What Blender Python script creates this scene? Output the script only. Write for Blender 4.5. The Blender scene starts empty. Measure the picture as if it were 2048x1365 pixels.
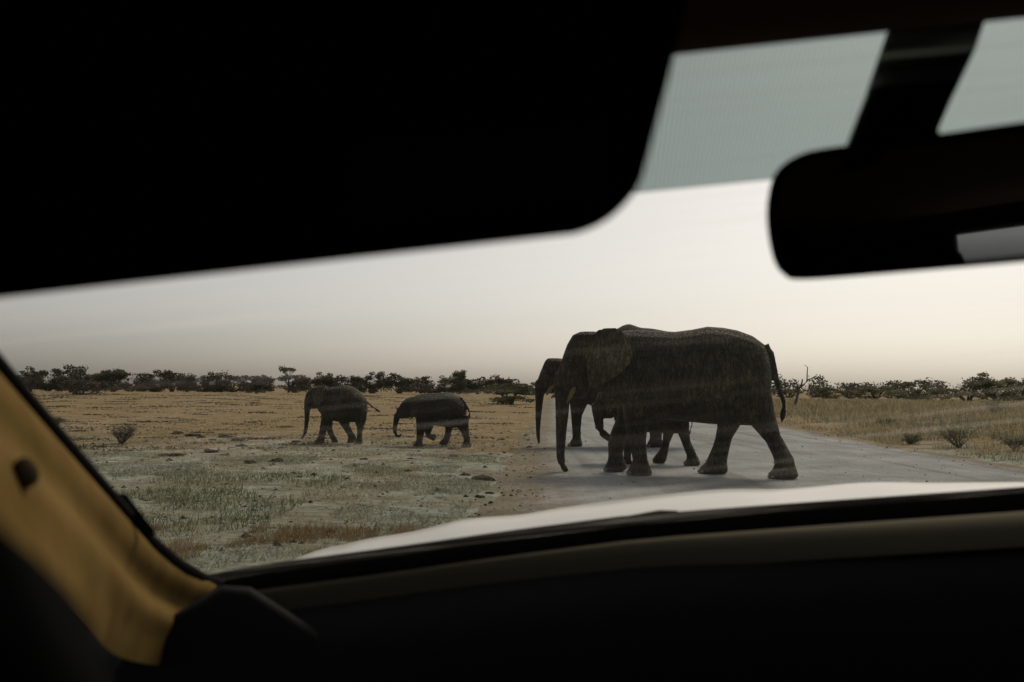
import bpy, bmesh, math, random
import numpy as np
from mathutils import Vector, Matrix, noise as mnoise

S = bpy.context.scene
COL = S.collection
rnd = random.Random(7)
rng = np.random.default_rng(11)

# ------------------------------------------------------------------ camera
FPX = 2048 * 35 / 36.0            # focal length in photograph pixels
EYE = np.array([0.0, 0.0, 1.5])
_p = math.atan((774.8 - 682.5) / FPX)
_r = math.radians(0.46)
FWD = np.array([0, math.cos(_p), math.sin(_p)])
_R0 = np.array([1.0, 0, 0]); _U0 = np.cross(_R0, FWD)
RGT = _R0 * math.cos(_r) + _U0 * math.sin(_r)
UPV = _U0 * math.cos(_r) - _R0 * math.sin(_r)
cam_d = bpy.data.cameras.new('camera'); cam = bpy.data.objects.new('camera', cam_d)
COL.objects.link(cam); S.camera = cam
cam_d.lens = 35; cam_d.sensor_width = 36; cam_d.sensor_fit = 'HORIZONTAL'
cam_d.clip_start = 0.02; cam_d.clip_end = 6000
cam.matrix_world = Matrix(((RGT[0], UPV[0], -FWD[0], EYE[0]), (RGT[1], UPV[1], -FWD[1], EYE[1]),
                           (RGT[2], UPV[2], -FWD[2], EYE[2]), (0, 0, 0, 1)))
cam_d.dof.use_dof = True; cam_d.dof.focus_distance = 19.0; cam_d.dof.aperture_fstop = 6.0

# ------------------------------------------------------------------ sky, sun, exposure
SUN_AZ, SUN_EL = 26.0, 47.0        # degrees clockwise from +Y, above the horizon
w = bpy.data.worlds.new('World'); S.world = w; w.use_nodes = True
nt = w.node_tree; bg = nt.nodes['Background']
sk = nt.nodes.new('ShaderNodeTexSky'); sk.sky_type = 'NISHITA'; sk.sun_disc = False
sk.sun_elevation = math.radians(SUN_EL); sk.sun_rotation = math.radians(SUN_AZ)
sk.air_density = 0.6; sk.dust_density = 12.0; sk.ozone_density = 1.0; sk.altitude = 1500
hs = nt.nodes.new('ShaderNodeHueSaturation'); hs.inputs['Saturation'].default_value = 0.4
wb = nt.nodes.new('ShaderNodeMix'); wb.data_type = 'RGBA'; wb.blend_type = 'MULTIPLY'; wb.inputs[0].default_value = 1
wb.inputs[7].default_value = (1.08, 1.02, 0.915, 1)
nt.links.new(sk.outputs[0], hs.inputs['Color']); nt.links.new(hs.outputs[0], wb.inputs[6])
nt.links.new(wb.outputs[2], bg.inputs[0]); bg.inputs[1].default_value = 0.10
sun_d = bpy.data.lights.new('sun', 'SUN'); sun = bpy.data.objects.new('sun', sun_d); COL.objects.link(sun)
sun_d.energy = 1.15; sun_d.angle = math.radians(14); sun_d.color = (1.0, 0.84, 0.64)
_e, _a = math.radians(SUN_EL), math.radians(SUN_AZ)
SUNV = Vector((math.cos(_e) * math.sin(_a), math.cos(_e) * math.cos(_a), math.sin(_e)))
sun.rotation_euler = (-SUNV).to_track_quat('-Z', 'Y').to_euler()
sun.location = (30, 20, 30)
S.view_settings.view_transform = 'Standard'; S.view_settings.look = 'None'
S.view_settings.exposure = 0.04; S.view_settings.gamma = 1.0
S.render.engine = 'CYCLES'
S.cycles.use_denoising = True
S.cycles.max_bounces = 8; S.cycles.transparent_max_bounces = 24
S.cycles.sample_clamp_indirect = 4.0

# ------------------------------------------------------------------ pixel helpers (a pixel gives a direction only)
def ray(x, y): return FWD + (x - 1024) / FPX * RGT - (y - 682.5) / FPX * UPV
def ground(x, y, z=0.0):
    d = ray(x, y); return EYE + d * ((z - EYE[2]) / d[2])
def at(x, y, depth): return EYE + ray(x, y) * depth

# ------------------------------------------------------------------ materials
def mat(name, col, rough=0.8, spec=0.3, **k):
    m = bpy.data.materials.new(name); m.use_nodes = True
    b = m.node_tree.nodes['Principled BSDF']
    b.inputs['Base Color'].default_value = (*col, 1); b.inputs['Roughness'].default_value = rough
    b.inputs['Specular IOR Level'].default_value = spec
    for a, v in k.items(): b.inputs[a.replace('_', ' ')].default_value = v
    return m
def N(m, t, **k):
    n = m.node_tree.nodes.new(t)
    for a, v in k.items():
        if hasattr(n, a): setattr(n, a, v)
        else: n.inputs[a].default_value = v
    return n
def L(m, a, b): m.node_tree.links.new(a, b)
def noise_node(m, scale, detail=6, rough=0.6, vec=None, dist=0.0):
    n = N(m, 'ShaderNodeTexNoise', Scale=scale, Detail=detail, Roughness=rough, Distortion=dist)
    if vec is not None: L(m, vec, n.inputs['Vector'])
    return n
def ramp(m, src, stops, interp='LINEAR'):
    r = N(m, 'ShaderNodeValToRGB'); r.color_ramp.interpolation = interp
    e = r.color_ramp.elements
    while len(e) < len(stops): e.new(0.5)
    for q, (p, c) in zip(e, stops): q.position = p; q.color = (*c, 1) if len(c) == 3 else c
    L(m, src, r.inputs[0]); return r
def mixc(m, fac, a, b, mode='MIX'):
    n = N(m, 'ShaderNodeMix', data_type='RGBA', blend_type=mode)
    for s, v in ((0, fac), (6, a), (7, b)):
        if hasattr(v, 'is_output'): L(m, v, n.inputs[s])
        else: n.inputs[s].default_value = v if s == 0 else (*v, 1)
    return n.outputs[2]
def bump(m, h, dist, strength=1.0):
    b = N(m, 'ShaderNodeBump', Distance=dist, Strength=strength); L(m, h, b.inputs['Height'])
    L(m, b.outputs[0], m.node_tree.nodes['Principled BSDF'].inputs['Normal']); return b
def base(m): return m.node_tree.nodes['Principled BSDF'].inputs['Base Color']
def mapping(m, scale, coord='Object', rot=(0, 0, 0)):
    t = N(m, 'ShaderNodeTexCoord'); mp = N(m, 'ShaderNodeMapping'); mp.inputs['Scale'].default_value = scale
    mp.inputs['Rotation'].default_value = rot
    L(m, t.outputs[coord], mp.inputs[0]); return mp.outputs[0]

def soil_mat():
    m = mat('dry_soil', (0.3, 0.22, 0.13), 0.95, 0.1)
    v = mapping(m, (1, 1, 1))
    big = noise_node(m, 0.22, 5, 0.6, v, 0.6); mid = noise_node(m, 1.1, 8, 0.72, v, 0.4); fine = noise_node(m, 9, 8, 0.75, v)
    c1 = ramp(m, mid.outputs[0], [(0.28, (0.13, 0.11, 0.06)), (0.44, (0.25, 0.20, 0.11)), (0.58, (0.37, 0.285, 0.155)), (0.75, (0.45, 0.37, 0.24))])
    c2 = ramp(m, mid.outputs[0], [(0.3, (0.19, 0.165, 0.11)), (0.46, (0.31, 0.32, 0.25)), (0.6, (0.41, 0.46, 0.41)), (0.74, (0.52, 0.57, 0.54))])
    # greyish grazed ground close by the road, ochre plain farther off
    t = N(m, 'ShaderNodeTexCoord'); sx = N(m, 'ShaderNodeSeparateXYZ'); L(m, t.outputs['Object'], sx.inputs[0])
    mr = N(m, 'ShaderNodeMapRange'); L(m, sx.outputs['Y'], mr.inputs[0])
    mr.inputs[1].default_value = 15; mr.inputs[2].default_value = 33; mr.inputs[3].default_value = 0.38; mr.inputs[4].default_value = -0.22
    add = N(m, 'ShaderNodeMath', operation='ADD'); L(m, mr.outputs[0], add.inputs[0]); L(m, big.outputs[0], add.inputs[1])
    f = ramp(m, add.outputs[0], [(0.46, (0, 0, 0)), (0.64, (1, 1, 1))])
    c = mixc(m, f.outputs[0], c1.outputs[0], c2.outputs[0])
    m4 = noise_node(m, 3.3, 9, 0.78, v, 0.8)
    c = mixc(m, 1.0, c, ramp(m, m4.outputs[0], [(0.34, (0.42, 0.38, 0.32)), (0.47, (0.9, 0.87, 0.82)), (0.6, (1.08, 1.06, 1.02))]).outputs[0], 'MULTIPLY')
    fr = ramp(m, fine.outputs[0], [(0.3, (0.38, 0.36, 0.32)), (0.46, (0.85, 0.84, 0.82)), (0.6, (1.05, 1.05, 1.04)), (0.74, (1.3, 1.28, 1.25))])
    L(m, mixc(m, 1.0, c, fr.outputs[0], 'MULTIPLY'), base(m))
    ad = N(m, 'ShaderNodeMath', operation='ADD'); L(m, mid.outputs[0], ad.inputs[0]); L(m, fine.outputs[0], ad.inputs[1])
    bump(m, ad.outputs[0], 0.07, 1.0)
    return m
def road_mat():
    m = mat('pale_gravel', (0.42, 0.4, 0.37), 0.95, 0.12)
    v = mapping(m, (1, 1, 1)); v2 = mapping(m, (2.2, 0.07, 1), rot=(0, 0, 0.042))
    a = noise_node(m, 0.5, 6, 0.65, v, 0.5); tr = noise_node(m, 0.9, 5, 0.6, v2); fine = noise_node(m, 26, 6, 0.8, v)
    c = ramp(m, a.outputs[0], [(0.3, (0.22, 0.23, 0.225)), (0.5, (0.315, 0.33, 0.328)), (0.7, (0.39, 0.405, 0.405))])
    c2 = ramp(m, tr.outputs[0], [(0.33, (0.72, 0.70, 0.67)), (0.5, (1, 1, 1)), (0.68, (1.12, 1.12, 1.12))])
    c3 = ramp(m, fine.outputs[0], [(0.32, (0.5, 0.49, 0.47)), (0.5, (1, 1, 1)), (0.72, (1.25, 1.25, 1.25))])
    x = mixc(m, 1.0, c.outputs[0], c2.outputs[0], 'MULTIPLY')
    t = N(m, 'ShaderNodeTexCoord'); sx = N(m, 'ShaderNodeSeparateXYZ'); L(m, t.outputs['Object'], sx.inputs[0])
    u = N(m, 'ShaderNodeMath', operation='MULTIPLY_ADD'); L(m, sx.outputs['Y'], u.inputs[0]); u.inputs[1].default_value = -0.042; L(m, sx.outputs['X'], u.inputs[2])
    el = N(m, 'ShaderNodeMapRange', clamp=True); L(m, u.outputs[0], el.inputs[0])      # soil trodden onto the shoulder
    for k, q in ((1, -1.1), (2, 1.6), (3, 0.62), (4, -0.25)): el.inputs[k].default_value = q
    er = N(m, 'ShaderNodeMapRange', clamp=True); L(m, u.outputs[0], er.inputs[0])
    for k, q in ((1, 7.6), (2, 9.6), (3, -0.25), (4, 0.55)): er.inputs[k].default_value = q
    mxx = N(m, 'ShaderNodeMath', operation='MAXIMUM'); L(m, el.outputs[0], mxx.inputs[0]); L(m, er.outputs[0], mxx.inputs[1])
    n9 = noise_node(m, 2.2, 8, 0.72, v, 0.5); sm = N(m, 'ShaderNodeMath', operation='ADD'); L(m, mxx.outputs[0], sm.inputs[0]); L(m, n9.outputs[0], sm.inputs[1])
    so = ramp(m, a.outputs[0], [(0.3, (0.13, 0.115, 0.085)), (0.5, (0.21, 0.18, 0.13)), (0.7, (0.30, 0.26, 0.19))])
    x = mixc(m, ramp(m, sm.outputs[0], [(0.62, (0, 0, 0)), (0.86, (1, 1, 1))]).outputs[0], x, so.outputs[0])
    L(m, mixc(m, 1.0, x, c3.outputs[0], 'MULTIPLY'), base(m))
    ad = N(m, 'ShaderNodeMath', operation='ADD'); L(m, tr.outputs[0], ad.inputs[0]); L(m, fine.outputs[0], ad.inputs[1])
    bump(m, ad.outputs[0], 0.03, 0.8); return m
def noise_warp(m, scale):
    p = mapping(m, scale); n = noise_node(m, 2.0, 3, 0.6, p); a = N(m, 'ShaderNodeVectorMath', operation='MULTIPLY_ADD')
    L(m, n.outputs[1], a.inputs[0]); a.inputs[1].default_value = (0.5, 0.5, 0.5); L(m, p, a.inputs[2]); return a.outputs[0]
def hide_mat():
    m = mat('elephant_hide', (0.07, 0.06, 0.05), 0.75, 0.25)
    v = mapping(m, (1, 1, 1)); a = noise_node(m, 1.6, 6, 0.65, v, 0.4); f = noise_node(m, 22, 6, 0.7, v)
    vr = N(m, 'ShaderNodeTexVoronoi', feature='DISTANCE_TO_EDGE', Scale=16.0); L(m, mapping(m, (1.4, 1, 0.7)), vr.inputs['Vector'])
    c = ramp(m, a.outputs[0], [(0.28, (0.034, 0.030, 0.020)), (0.5, (0.066, 0.060, 0.041)), (0.72, (0.12, 0.108, 0.073))])
    c2 = ramp(m, f.outputs[0], [(0.3, (0.7, 0.7, 0.7)), (0.7, (1.15, 1.13, 1.1))])
    at_ = N(m, 'ShaderNodeAttribute', attribute_name='ear_light'); ear_lit = mixc(m, 1.0, c.outputs[0], (1.7, 1.65, 1.5), 'MULTIPLY'); oi = N(m, 'ShaderNodeObjectInfo')  # light on the ears put into the hide colour
    vw = N(m, 'ShaderNodeTexVoronoi', feature='DISTANCE_TO_EDGE', Scale=5.0); L(m, noise_warp(m, (2.6, 1, 0.75)), vw.inputs['Vector'])
    mud = noise_node(m, 3.4, 7, 0.7, v, 1.0)
    x = mixc(m, 1.0, mixc(m, at_.outputs['Fac'], c.outputs[0], ear_lit), c2.outputs[0], 'MULTIPLY')
    x = mixc(m, 1.0, x, ramp(m, vw.outputs[0], [(0.0, (0.45, 0.44, 0.42)), (0.05, (0.9, 0.9, 0.9)), (0.3, (1.12, 1.11, 1.08))]).outputs[0], 'MULTIPLY')  # dark creases painted in, both as dirt and as wrinkle shade
    x = mixc(m, 1.0, x, ramp(m, mud.outputs[0], [(0.35, (0.62, 0.6, 0.56)), (0.5, (1, 1, 1)), (0.66, (1.45, 1.38, 1.22))]).outputs[0], 'MULTIPLY')
    L(m, mixc(m, 1.0, x, oi.outputs['Color'], 'MULTIPLY'), base(m))
    vv = ramp(m, vr.outputs[0], [(0.0, (0, 0, 0)), (0.12, (0.6, 0.6, 0.6)), (0.5, (0.8, 0.8, 0.8))])
    ad = N(m, 'ShaderNodeMath', operation='MULTIPLY_ADD'); L(m, f.outputs[0], ad.inputs[0]); ad.inputs[1].default_value = 0.9
    L(m, vv.outputs[0], ad.inputs[2])
    a3 = N(m, 'ShaderNodeMath', operation='MULTIPLY_ADD'); L(m, ramp(m, vw.outputs[0], [(0.0, (0, 0, 0)), (0.1, (0.8, 0.8, 0.8)), (0.4, (1, 1, 1))]).outputs[0], a3.inputs[0]); a3.inputs[1].default_value = 1.3; L(m, ad.outputs[0], a3.inputs[2])
    bump(m, a3.outputs[0], 0.04, 1.0); return m
def leaf_mat(name, c0, c1, c2, trans=0.25):
    m = mat(name, c1, 0.75, 0.15)
    oi = N(m, 'ShaderNodeObjectInfo'); g = N(m, 'ShaderNodeNewGeometry')
    ad = N(m, 'ShaderNodeMath', operation='MULTIPLY_ADD'); L(m, g.outputs['Random Per Island'], ad.inputs[0]); ad.inputs[1].default_value = 0.7
    m2 = N(m, 'ShaderNodeMath', operation='MULTIPLY'); L(m, oi.outputs['Random'], m2.inputs[0]); m2.inputs[1].default_value = 0.3
    L(m, m2.outputs[0], ad.inputs[2])
    r = ramp(m, ad.outputs[0], [(0.1, c0), (0.5, c1), (0.95, c2)])
    L(m, r.outputs[0], base(m))
    tr = N(m, 'ShaderNodeBsdfTranslucent'); L(m, r.outputs[0], tr.inputs[0])
    mx = N(m, 'ShaderNodeMixShader'); mx.inputs[0].default_value = trans
    L(m, m.node_tree.nodes['Principled BSDF'].outputs[0], mx.inputs[1]); L(m, tr.outputs[0], mx.inputs[2])
    L(m, mx.outputs[0], m.node_tree.nodes['Material Output'].inputs[0]); return m

M = {}
M['soil'] = soil_mat(); M['road'] = road_mat(); M['hide'] = hide_mat()
M['ivory'] = mat('ivory', (0.20, 0.125, 0.06), 0.6)
M['eye'] = mat('eye', (0.012, 0.008, 0.006), 0.15, 0.5)
M['nail'] = mat('toenail', (0.20, 0.17, 0.13), 0.6)
M['hair'] = mat('tail_hair', (0.012, 0.010, 0.009), 0.7)
M['leaf_dark'] = leaf_mat('leaf_dark', (0.030, 0.030, 0.016), (0.052, 0.052, 0.027), (0.085, 0.083, 0.042))
M['leaf_grey'] = leaf_mat('leaf_grey', (0.050, 0.044, 0.034), (0.080, 0.070, 0.052), (0.115, 0.10, 0.07))
M['leaf_green'] = leaf_mat('leaf_green', (0.045, 0.055, 0.022), (0.085, 0.098, 0.038), (0.135, 0.145, 0.06), 0.35)
M['leaf_mid'] = leaf_mat('leaf_mid', (0.040, 0.045, 0.022), (0.070, 0.074, 0.036), (0.11, 0.11, 0.055))
M['grass_lush'] = leaf_mat('grass_lush', (0.07, 0.085, 0.032), (0.14, 0.16, 0.07), (0.24, 0.245, 0.125), 0.3)
M['grass_straw'] = leaf_mat('grass_straw', (0.12, 0.08, 0.03), (0.22, 0.15, 0.06), (0.34, 0.25, 0.12), 0.3)
M['leaf_pale'] = leaf_mat('leaf_pale', (0.085, 0.088, 0.05), (0.15, 0.15, 0.09), (0.22, 0.215, 0.13), 0.6)
M['bark'] = mat('bark', (0.075, 0.06, 0.048), 0.9, 0.1)
M['deadwood'] = mat('dead_wood', (0.13, 0.11, 0.095), 0.9, 0.1)
M['grass_dry'] = leaf_mat('grass_dry', (0.18, 0.152, 0.085), (0.32, 0.275, 0.165), (0.46, 0.41, 0.28), 0.5)
M['grass_green'] = leaf_mat('grass_green', (0.10, 0.115, 0.075), (0.19, 0.205, 0.14), (0.31, 0.315, 0.23), 0.45)
def rock_mat(name, a, b, sc):
    m = mat(name, a, 0.95, 0.1); n = noise_node(m, sc, 6, 0.7, mapping(m, (1, 1, 1)))
    L(m, ramp(m, n.outputs[0], [(0.3, a), (0.7, b)]).outputs[0], base(m)); bump(m, n.outputs[0], 0.03); return m
M['dung'] = rock_mat('dung', (0.028, 0.019, 0.012), (0.075, 0.05, 0.03), 14)
M['stone'] = rock_mat('limestone', (0.26, 0.24, 0.21), (0.46, 0.43, 0.38), 10)

# ------------------------------------------------------------------ object helpers
def tag(o, label=None, cat=None, group=None, kind=None):
    if label: o['label'] = label
    if cat: o['category'] = cat
    if group: o['group'] = group
    if kind: o['kind'] = kind
    return o
def mesh_obj(name, verts, faces, material, parent=None, smooth=False, sharp=None):
    me = bpy.data.meshes.new(name)
    me.from_pydata([tuple(map(float, v)) for v in verts], [], faces); me.update()
    if material: me.materials.append(material)
    if smooth:
        me.polygons.foreach_set('use_smooth', [True] * len(me.polygons))
        if sharp is not None: me.set_sharp_from_angle(angle=math.radians(sharp))
    o = bpy.data.objects.new(name, me); COL.objects.link(o)
    if parent is not None: o.parent = parent
    return o
def empty(name, loc=(0, 0, 0), rz=0.0):
    o = bpy.data.objects.new(name, None); COL.objects.link(o); o.location = loc; o.rotation_euler = (0, 0, rz)
    o.empty_display_size = 0.2; return o
class MB:                                    # a mesh being collected
    def __init__(s): s.v = []; s.f = []
    def add(s, vs, fs):
        k = len(s.v); s.v += [tuple(v) for v in vs]; s.f += [tuple(i + k for i in q) for q in fs]
    def rings(s, rings):                     # closed rings of equal length, capped at both ends
        n = len(rings[0]); vs = [p for r in rings for p in r]; fs = []
        for a in range(len(rings) - 1):
            for i in range(n):
                j = (i + 1) % n; fs.append((a * n + i, a * n + j, (a + 1) * n + j, (a + 1) * n + i))
        fs.append(tuple(range(n - 1, -1, -1))); fs.append(tuple((len(rings) - 1) * n + i for i in range(n)))
        s.add(vs, fs)
    def tube(s, pts, rad, n=8):
        pts = [np.array(p, float) for p in pts]; R = []
        for i, p in enumerate(pts):
            t = pts[min(i + 1, len(pts) - 1)] - pts[max(i - 1, 0)]; t /= np.linalg.norm(t) + 1e-9
            ref = np.array([0, 0, 1.0]) if abs(t[2]) < 0.9 else np.array([0, 1.0, 0])
            a = np.cross(t, ref); a /= np.linalg.norm(a); b = np.cross(t, a)
            r = rad[i] if hasattr(rad, '__len__') else rad
            R.append([p + r * (math.cos(2 * math.pi * k / n) * a + math.sin(2 * math.pi * k / n) * b) for k in range(n)])
        s.rings(R)
    def build(s, name, m, parent=None, **k): return mesh_obj(name, s.v, s.f, m, parent, **k)

# ================================================================== SETTING
def road_left(y): return -0.95 + 0.042 * y + 0.10 * math.sin(y * 0.55) + 0.10 * math.sin(y * 1.37 + 1) + 0.16 * mnoise.noise(Vector((y * 1.9, 2.0, 0.3)))
def road_right(y): return 9.35 + 0.042 * y + 0.18 * math.sin(y * 0.31 + 2) + 0.10 * math.sin(y * 1.1) + 0.2 * mnoise.noise(Vector((y * 1.3, 7.0, 0.3)))
def smooth(a, b, x):
    t = min(1, max(0, (x - a) / (b - a))); return t * t * (3 - 2 * t)
def ground_z(x, y):
    l, r = road_left(y), road_right(y)
    n = mnoise.noise(Vector((x * 0.55, y * 0.55, 3.1))) * 0.5 + mnoise.noise(Vector((x * 1.7, y * 1.7, 8.3))) * 0.3
    off = max(l - x, x - r)
    k = smooth(0.0, 1.2, off) * (1 - smooth(60, 120, y))
    z = -0.03 + 0.03 * smooth(-0.1, 0.5, off) + 0.045 * n * k
    if x > r: z += 0.16 * smooth(0.3, 6.0, x - r) * (1 - smooth(60, 140, y))
    return z
def axis(fine0, fine1, step, lo, hi, growth=1.22):
    a = list(np.arange(fine0, fine1 + 1e-6, step)); s = step
    while a[-1] < hi: s *= growth; a.append(a[-1] + s)
    s = step
    while a[0] > lo: s *= growth; a.insert(0, a[0] - s)
    return a
gx = axis(-16, 18, 0.28, -1800, 1800); gy = axis(4, 46, 0.28, -200, 3500)
gv = [(x, y, ground_z(x, y) if y < 150 and abs(x) < 120 else 0.0) for y in gy for x in gx]
nx = len(gx)
gf = [(j * nx + i, j * nx + i + 1, (j + 1) * nx + i + 1, (j + 1) * nx + i) for j in range(len(gy) - 1) for i in range(nx - 1)]
tag(mesh_obj('ground', gv, gf, M['soil'], smooth=True), kind='structure')
ry = axis(2, 60, 0.2, -60, 700, 1.15)
rv, rf = [], []
for y in ry:
    a, b = road_left(y), road_right(y)
    for k in range(13):
        t = k / 12; x = a + (b - a) * t
        rv.append((x, y, 0.004 + 0.05 * (1 - (2 * t - 1) ** 2) * 0 - (0.03 if k in (0, 12) else 0)))
rf = [(j * 13 + i, j * 13 + i + 1, (j + 1) * 13 + i + 1, (j + 1) * 13 + i) for j in range(len(ry) - 1) for i in range(12)]
tag(mesh_obj('gravel_road', rv, rf, M['road'], smooth=True), kind='structure')

# ================================================================== ELEPHANTS
# Outlines are read from the photograph and laid on the vertical plane in which each animal walks; widths across
# that plane, the depth of every leg and the ears come from the animal itself.
from mathutils.kdtree import KDTree
class Walk:
    def __init__(s, foot, n_foot, yaw):
        a = math.radians(yaw)
        s.es = np.array([math.cos(a), -math.sin(a), 0]); s.en = np.array([-math.sin(a), -math.cos(a), 0]); s.ez = np.array([0, 0, 1.0])
        s.G = ground(*foot) - n_foot * s.en
    def un(s, x, y, n=0.0):
        d = ray(x, y); t = ((s.G + n * s.en - EYE) @ s.en) / (d @ s.en); P = EYE + d * t - s.G
        return P @ s.es, P[2]
    def px(s, n=0.0): return np.linalg.norm(s.G + n * s.en - EYE) / FPX      # metres per pixel
def body_rings(W, st, n0=0.0, k=20, pw=2.3):
    R = []
    for x, t, b, hw in st:
        s1, zt = W.un(x, t, n0); s2, zb = W.un(x, b, n0); c = (zt + zb) / 2; h = (zt - zb) / 2; r = []
        for i in range(k):
            q = 2 * math.pi * i / k; cn, sn = math.cos(q), math.sin(q)
            e = 2.0 / pw
            r.append(((s1 + s2) / 2, n0 + hw * math.copysign(abs(cn) ** e, cn) * (1.0 if sn < 0.2 else 0.94), c + h * math.copysign(abs(sn) ** e, sn)))
        R.append(r)
    return R
def sect_rings(W, sec, n, lat, k=16, plant=True, top_n=None):
    """Horizontal sections (left x, right x, y) of a leg or head, top to bottom; lat = half-width across, or None for round."""
    C = []
    for i, q in enumerate(sec):
        s1, z1 = W.un(q[0], q[2], n); s2, z2 = W.un(q[1], q[2], n); C.append([(s1 + s2) / 2, abs(s2 - s1) / 2, (z1 + z2) / 2])
    if plant:
        z0 = C[-1][2]; zt = C[0][2]
        for c in C: c[2] -= z0 * (1 - (c[2] - z0) / (zt - z0))
        C[-1][2] = 0.0
    R = []
    for i, (s, h, z) in enumerate(C):
        hn = h * lat[i] if isinstance(lat, (list, tuple)) and lat[0] == 'x' else (lat[i] if lat is not None else h)
        nn = n if top_n is None else n + (top_n - n) * (1 - i / (len(C) - 1)) ** 2
        R.append([(s + h * math.cos(2 * math.pi * j / k), nn + hn * math.sin(2 * math.pi * j / k), z) for j in range(k)])
    return R, C
def tube_pts(W, path, n):
    m = W.px(n); P = []; rd = []
    for q in path:
        nn = n if len(q) < 4 else q[3]
        s, z = W.un(q[0], q[1], nn); P.append((s, nn, z)); rd.append(q[2] * m / 2)
    return P, rd
def ear_mesh(W, poly, n0, flare, side, thick=0.035):
    P = [W.un(x, y, n0) for x, y in poly]; c = np.mean(P, axis=0); smin = min(p[0] for p in P); smax = max(p[0] for p in P); zmin = min(p[1] for p in P); zmax = max(p[1] for p in P); tilt = flare * 0.75
    P = [np.array(P[i]) * (1 - f) + np.array(P[(i + 1) % len(P)]) * f for i in range(len(P)) for f in (0, .5)]; K = 9; V = []; Fs = []; n = len(P)
    def nrm(s, z, t):
        u = (s - smin) / (smax - smin)
        return side * (n0 + flare * u ** 1.1 + 0.03 * math.sin(7 * z + 3 * u) + tilt * ((zmax - z) / (zmax - zmin) - 0.5))
    for face in (1, -1):
        for k in range(1, K + 1):
            t = k / K
            for p in P:
                s = c[0] + (p[0] - c[0]) * t; z = c[1] + (p[1] - c[1]) * t
                th = thick * (1 - 0.45 * t ** 3) if k < K else 0.010
                V.append((s, nrm(s, z, t) + face * th, z))
        V.append((c[0], nrm(c[0], c[1], 0) + face * thick, c[1]))
    B = K * n + 1
    for f in range(2):
        o = f * B
        for i in range(n):
            j = (i + 1) % n; tri = (o + K * n, o + i, o + j); Fs.append(tri if f == 0 else tri[::-1])
            for k in range(K - 1):
                q = (o + k * n + i, o + (k + 1) * n + i, o + (k + 1) * n + j, o + k * n + j); Fs.append(q if f == 0 else q[::-1])
    for i in range(n):
        j = (i + 1) % n; a = (K - 1) * n; Fs.append((a + i, B + a + i, B + a + j, a + j))
    return V, Fs
def fused(name, mb, voxel, iters):
    """Grow one continuous skin over all the overlapping volumes."""
    me = bpy.data.meshes.new(name + '_volumes'); me.from_pydata([tuple(map(float, v)) for v in mb.v], [], mb.f); me.update()
    bm = bmesh.new(); bm.from_mesh(me); bmesh.ops.recalc_face_normals(bm, faces=bm.faces); bm.to_mesh(me); bm.free()
    o = bpy.data.objects.new(name, me); COL.objects.link(o)
    r = o.modifiers.new('r', 'REMESH'); r.mode = 'VOXEL'; r.voxel_size = voxel; r.use_smooth_shade = True
    sm = o.modifiers.new('s', 'SMOOTH'); sm.factor = 0.5; sm.iterations = iters
    dg = bpy.context.evaluated_depsgraph_get(); out = bpy.data.meshes.new_from_object(o.evaluated_get(dg))
    o.modifiers.clear(); o.data = out; bpy.data.meshes.remove(me); out.name = name
    out.materials.clear(); out.materials.append(M['hide'])
    out.polygons.foreach_set('use_smooth', [True] * len(out.polygons)); return o
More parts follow.
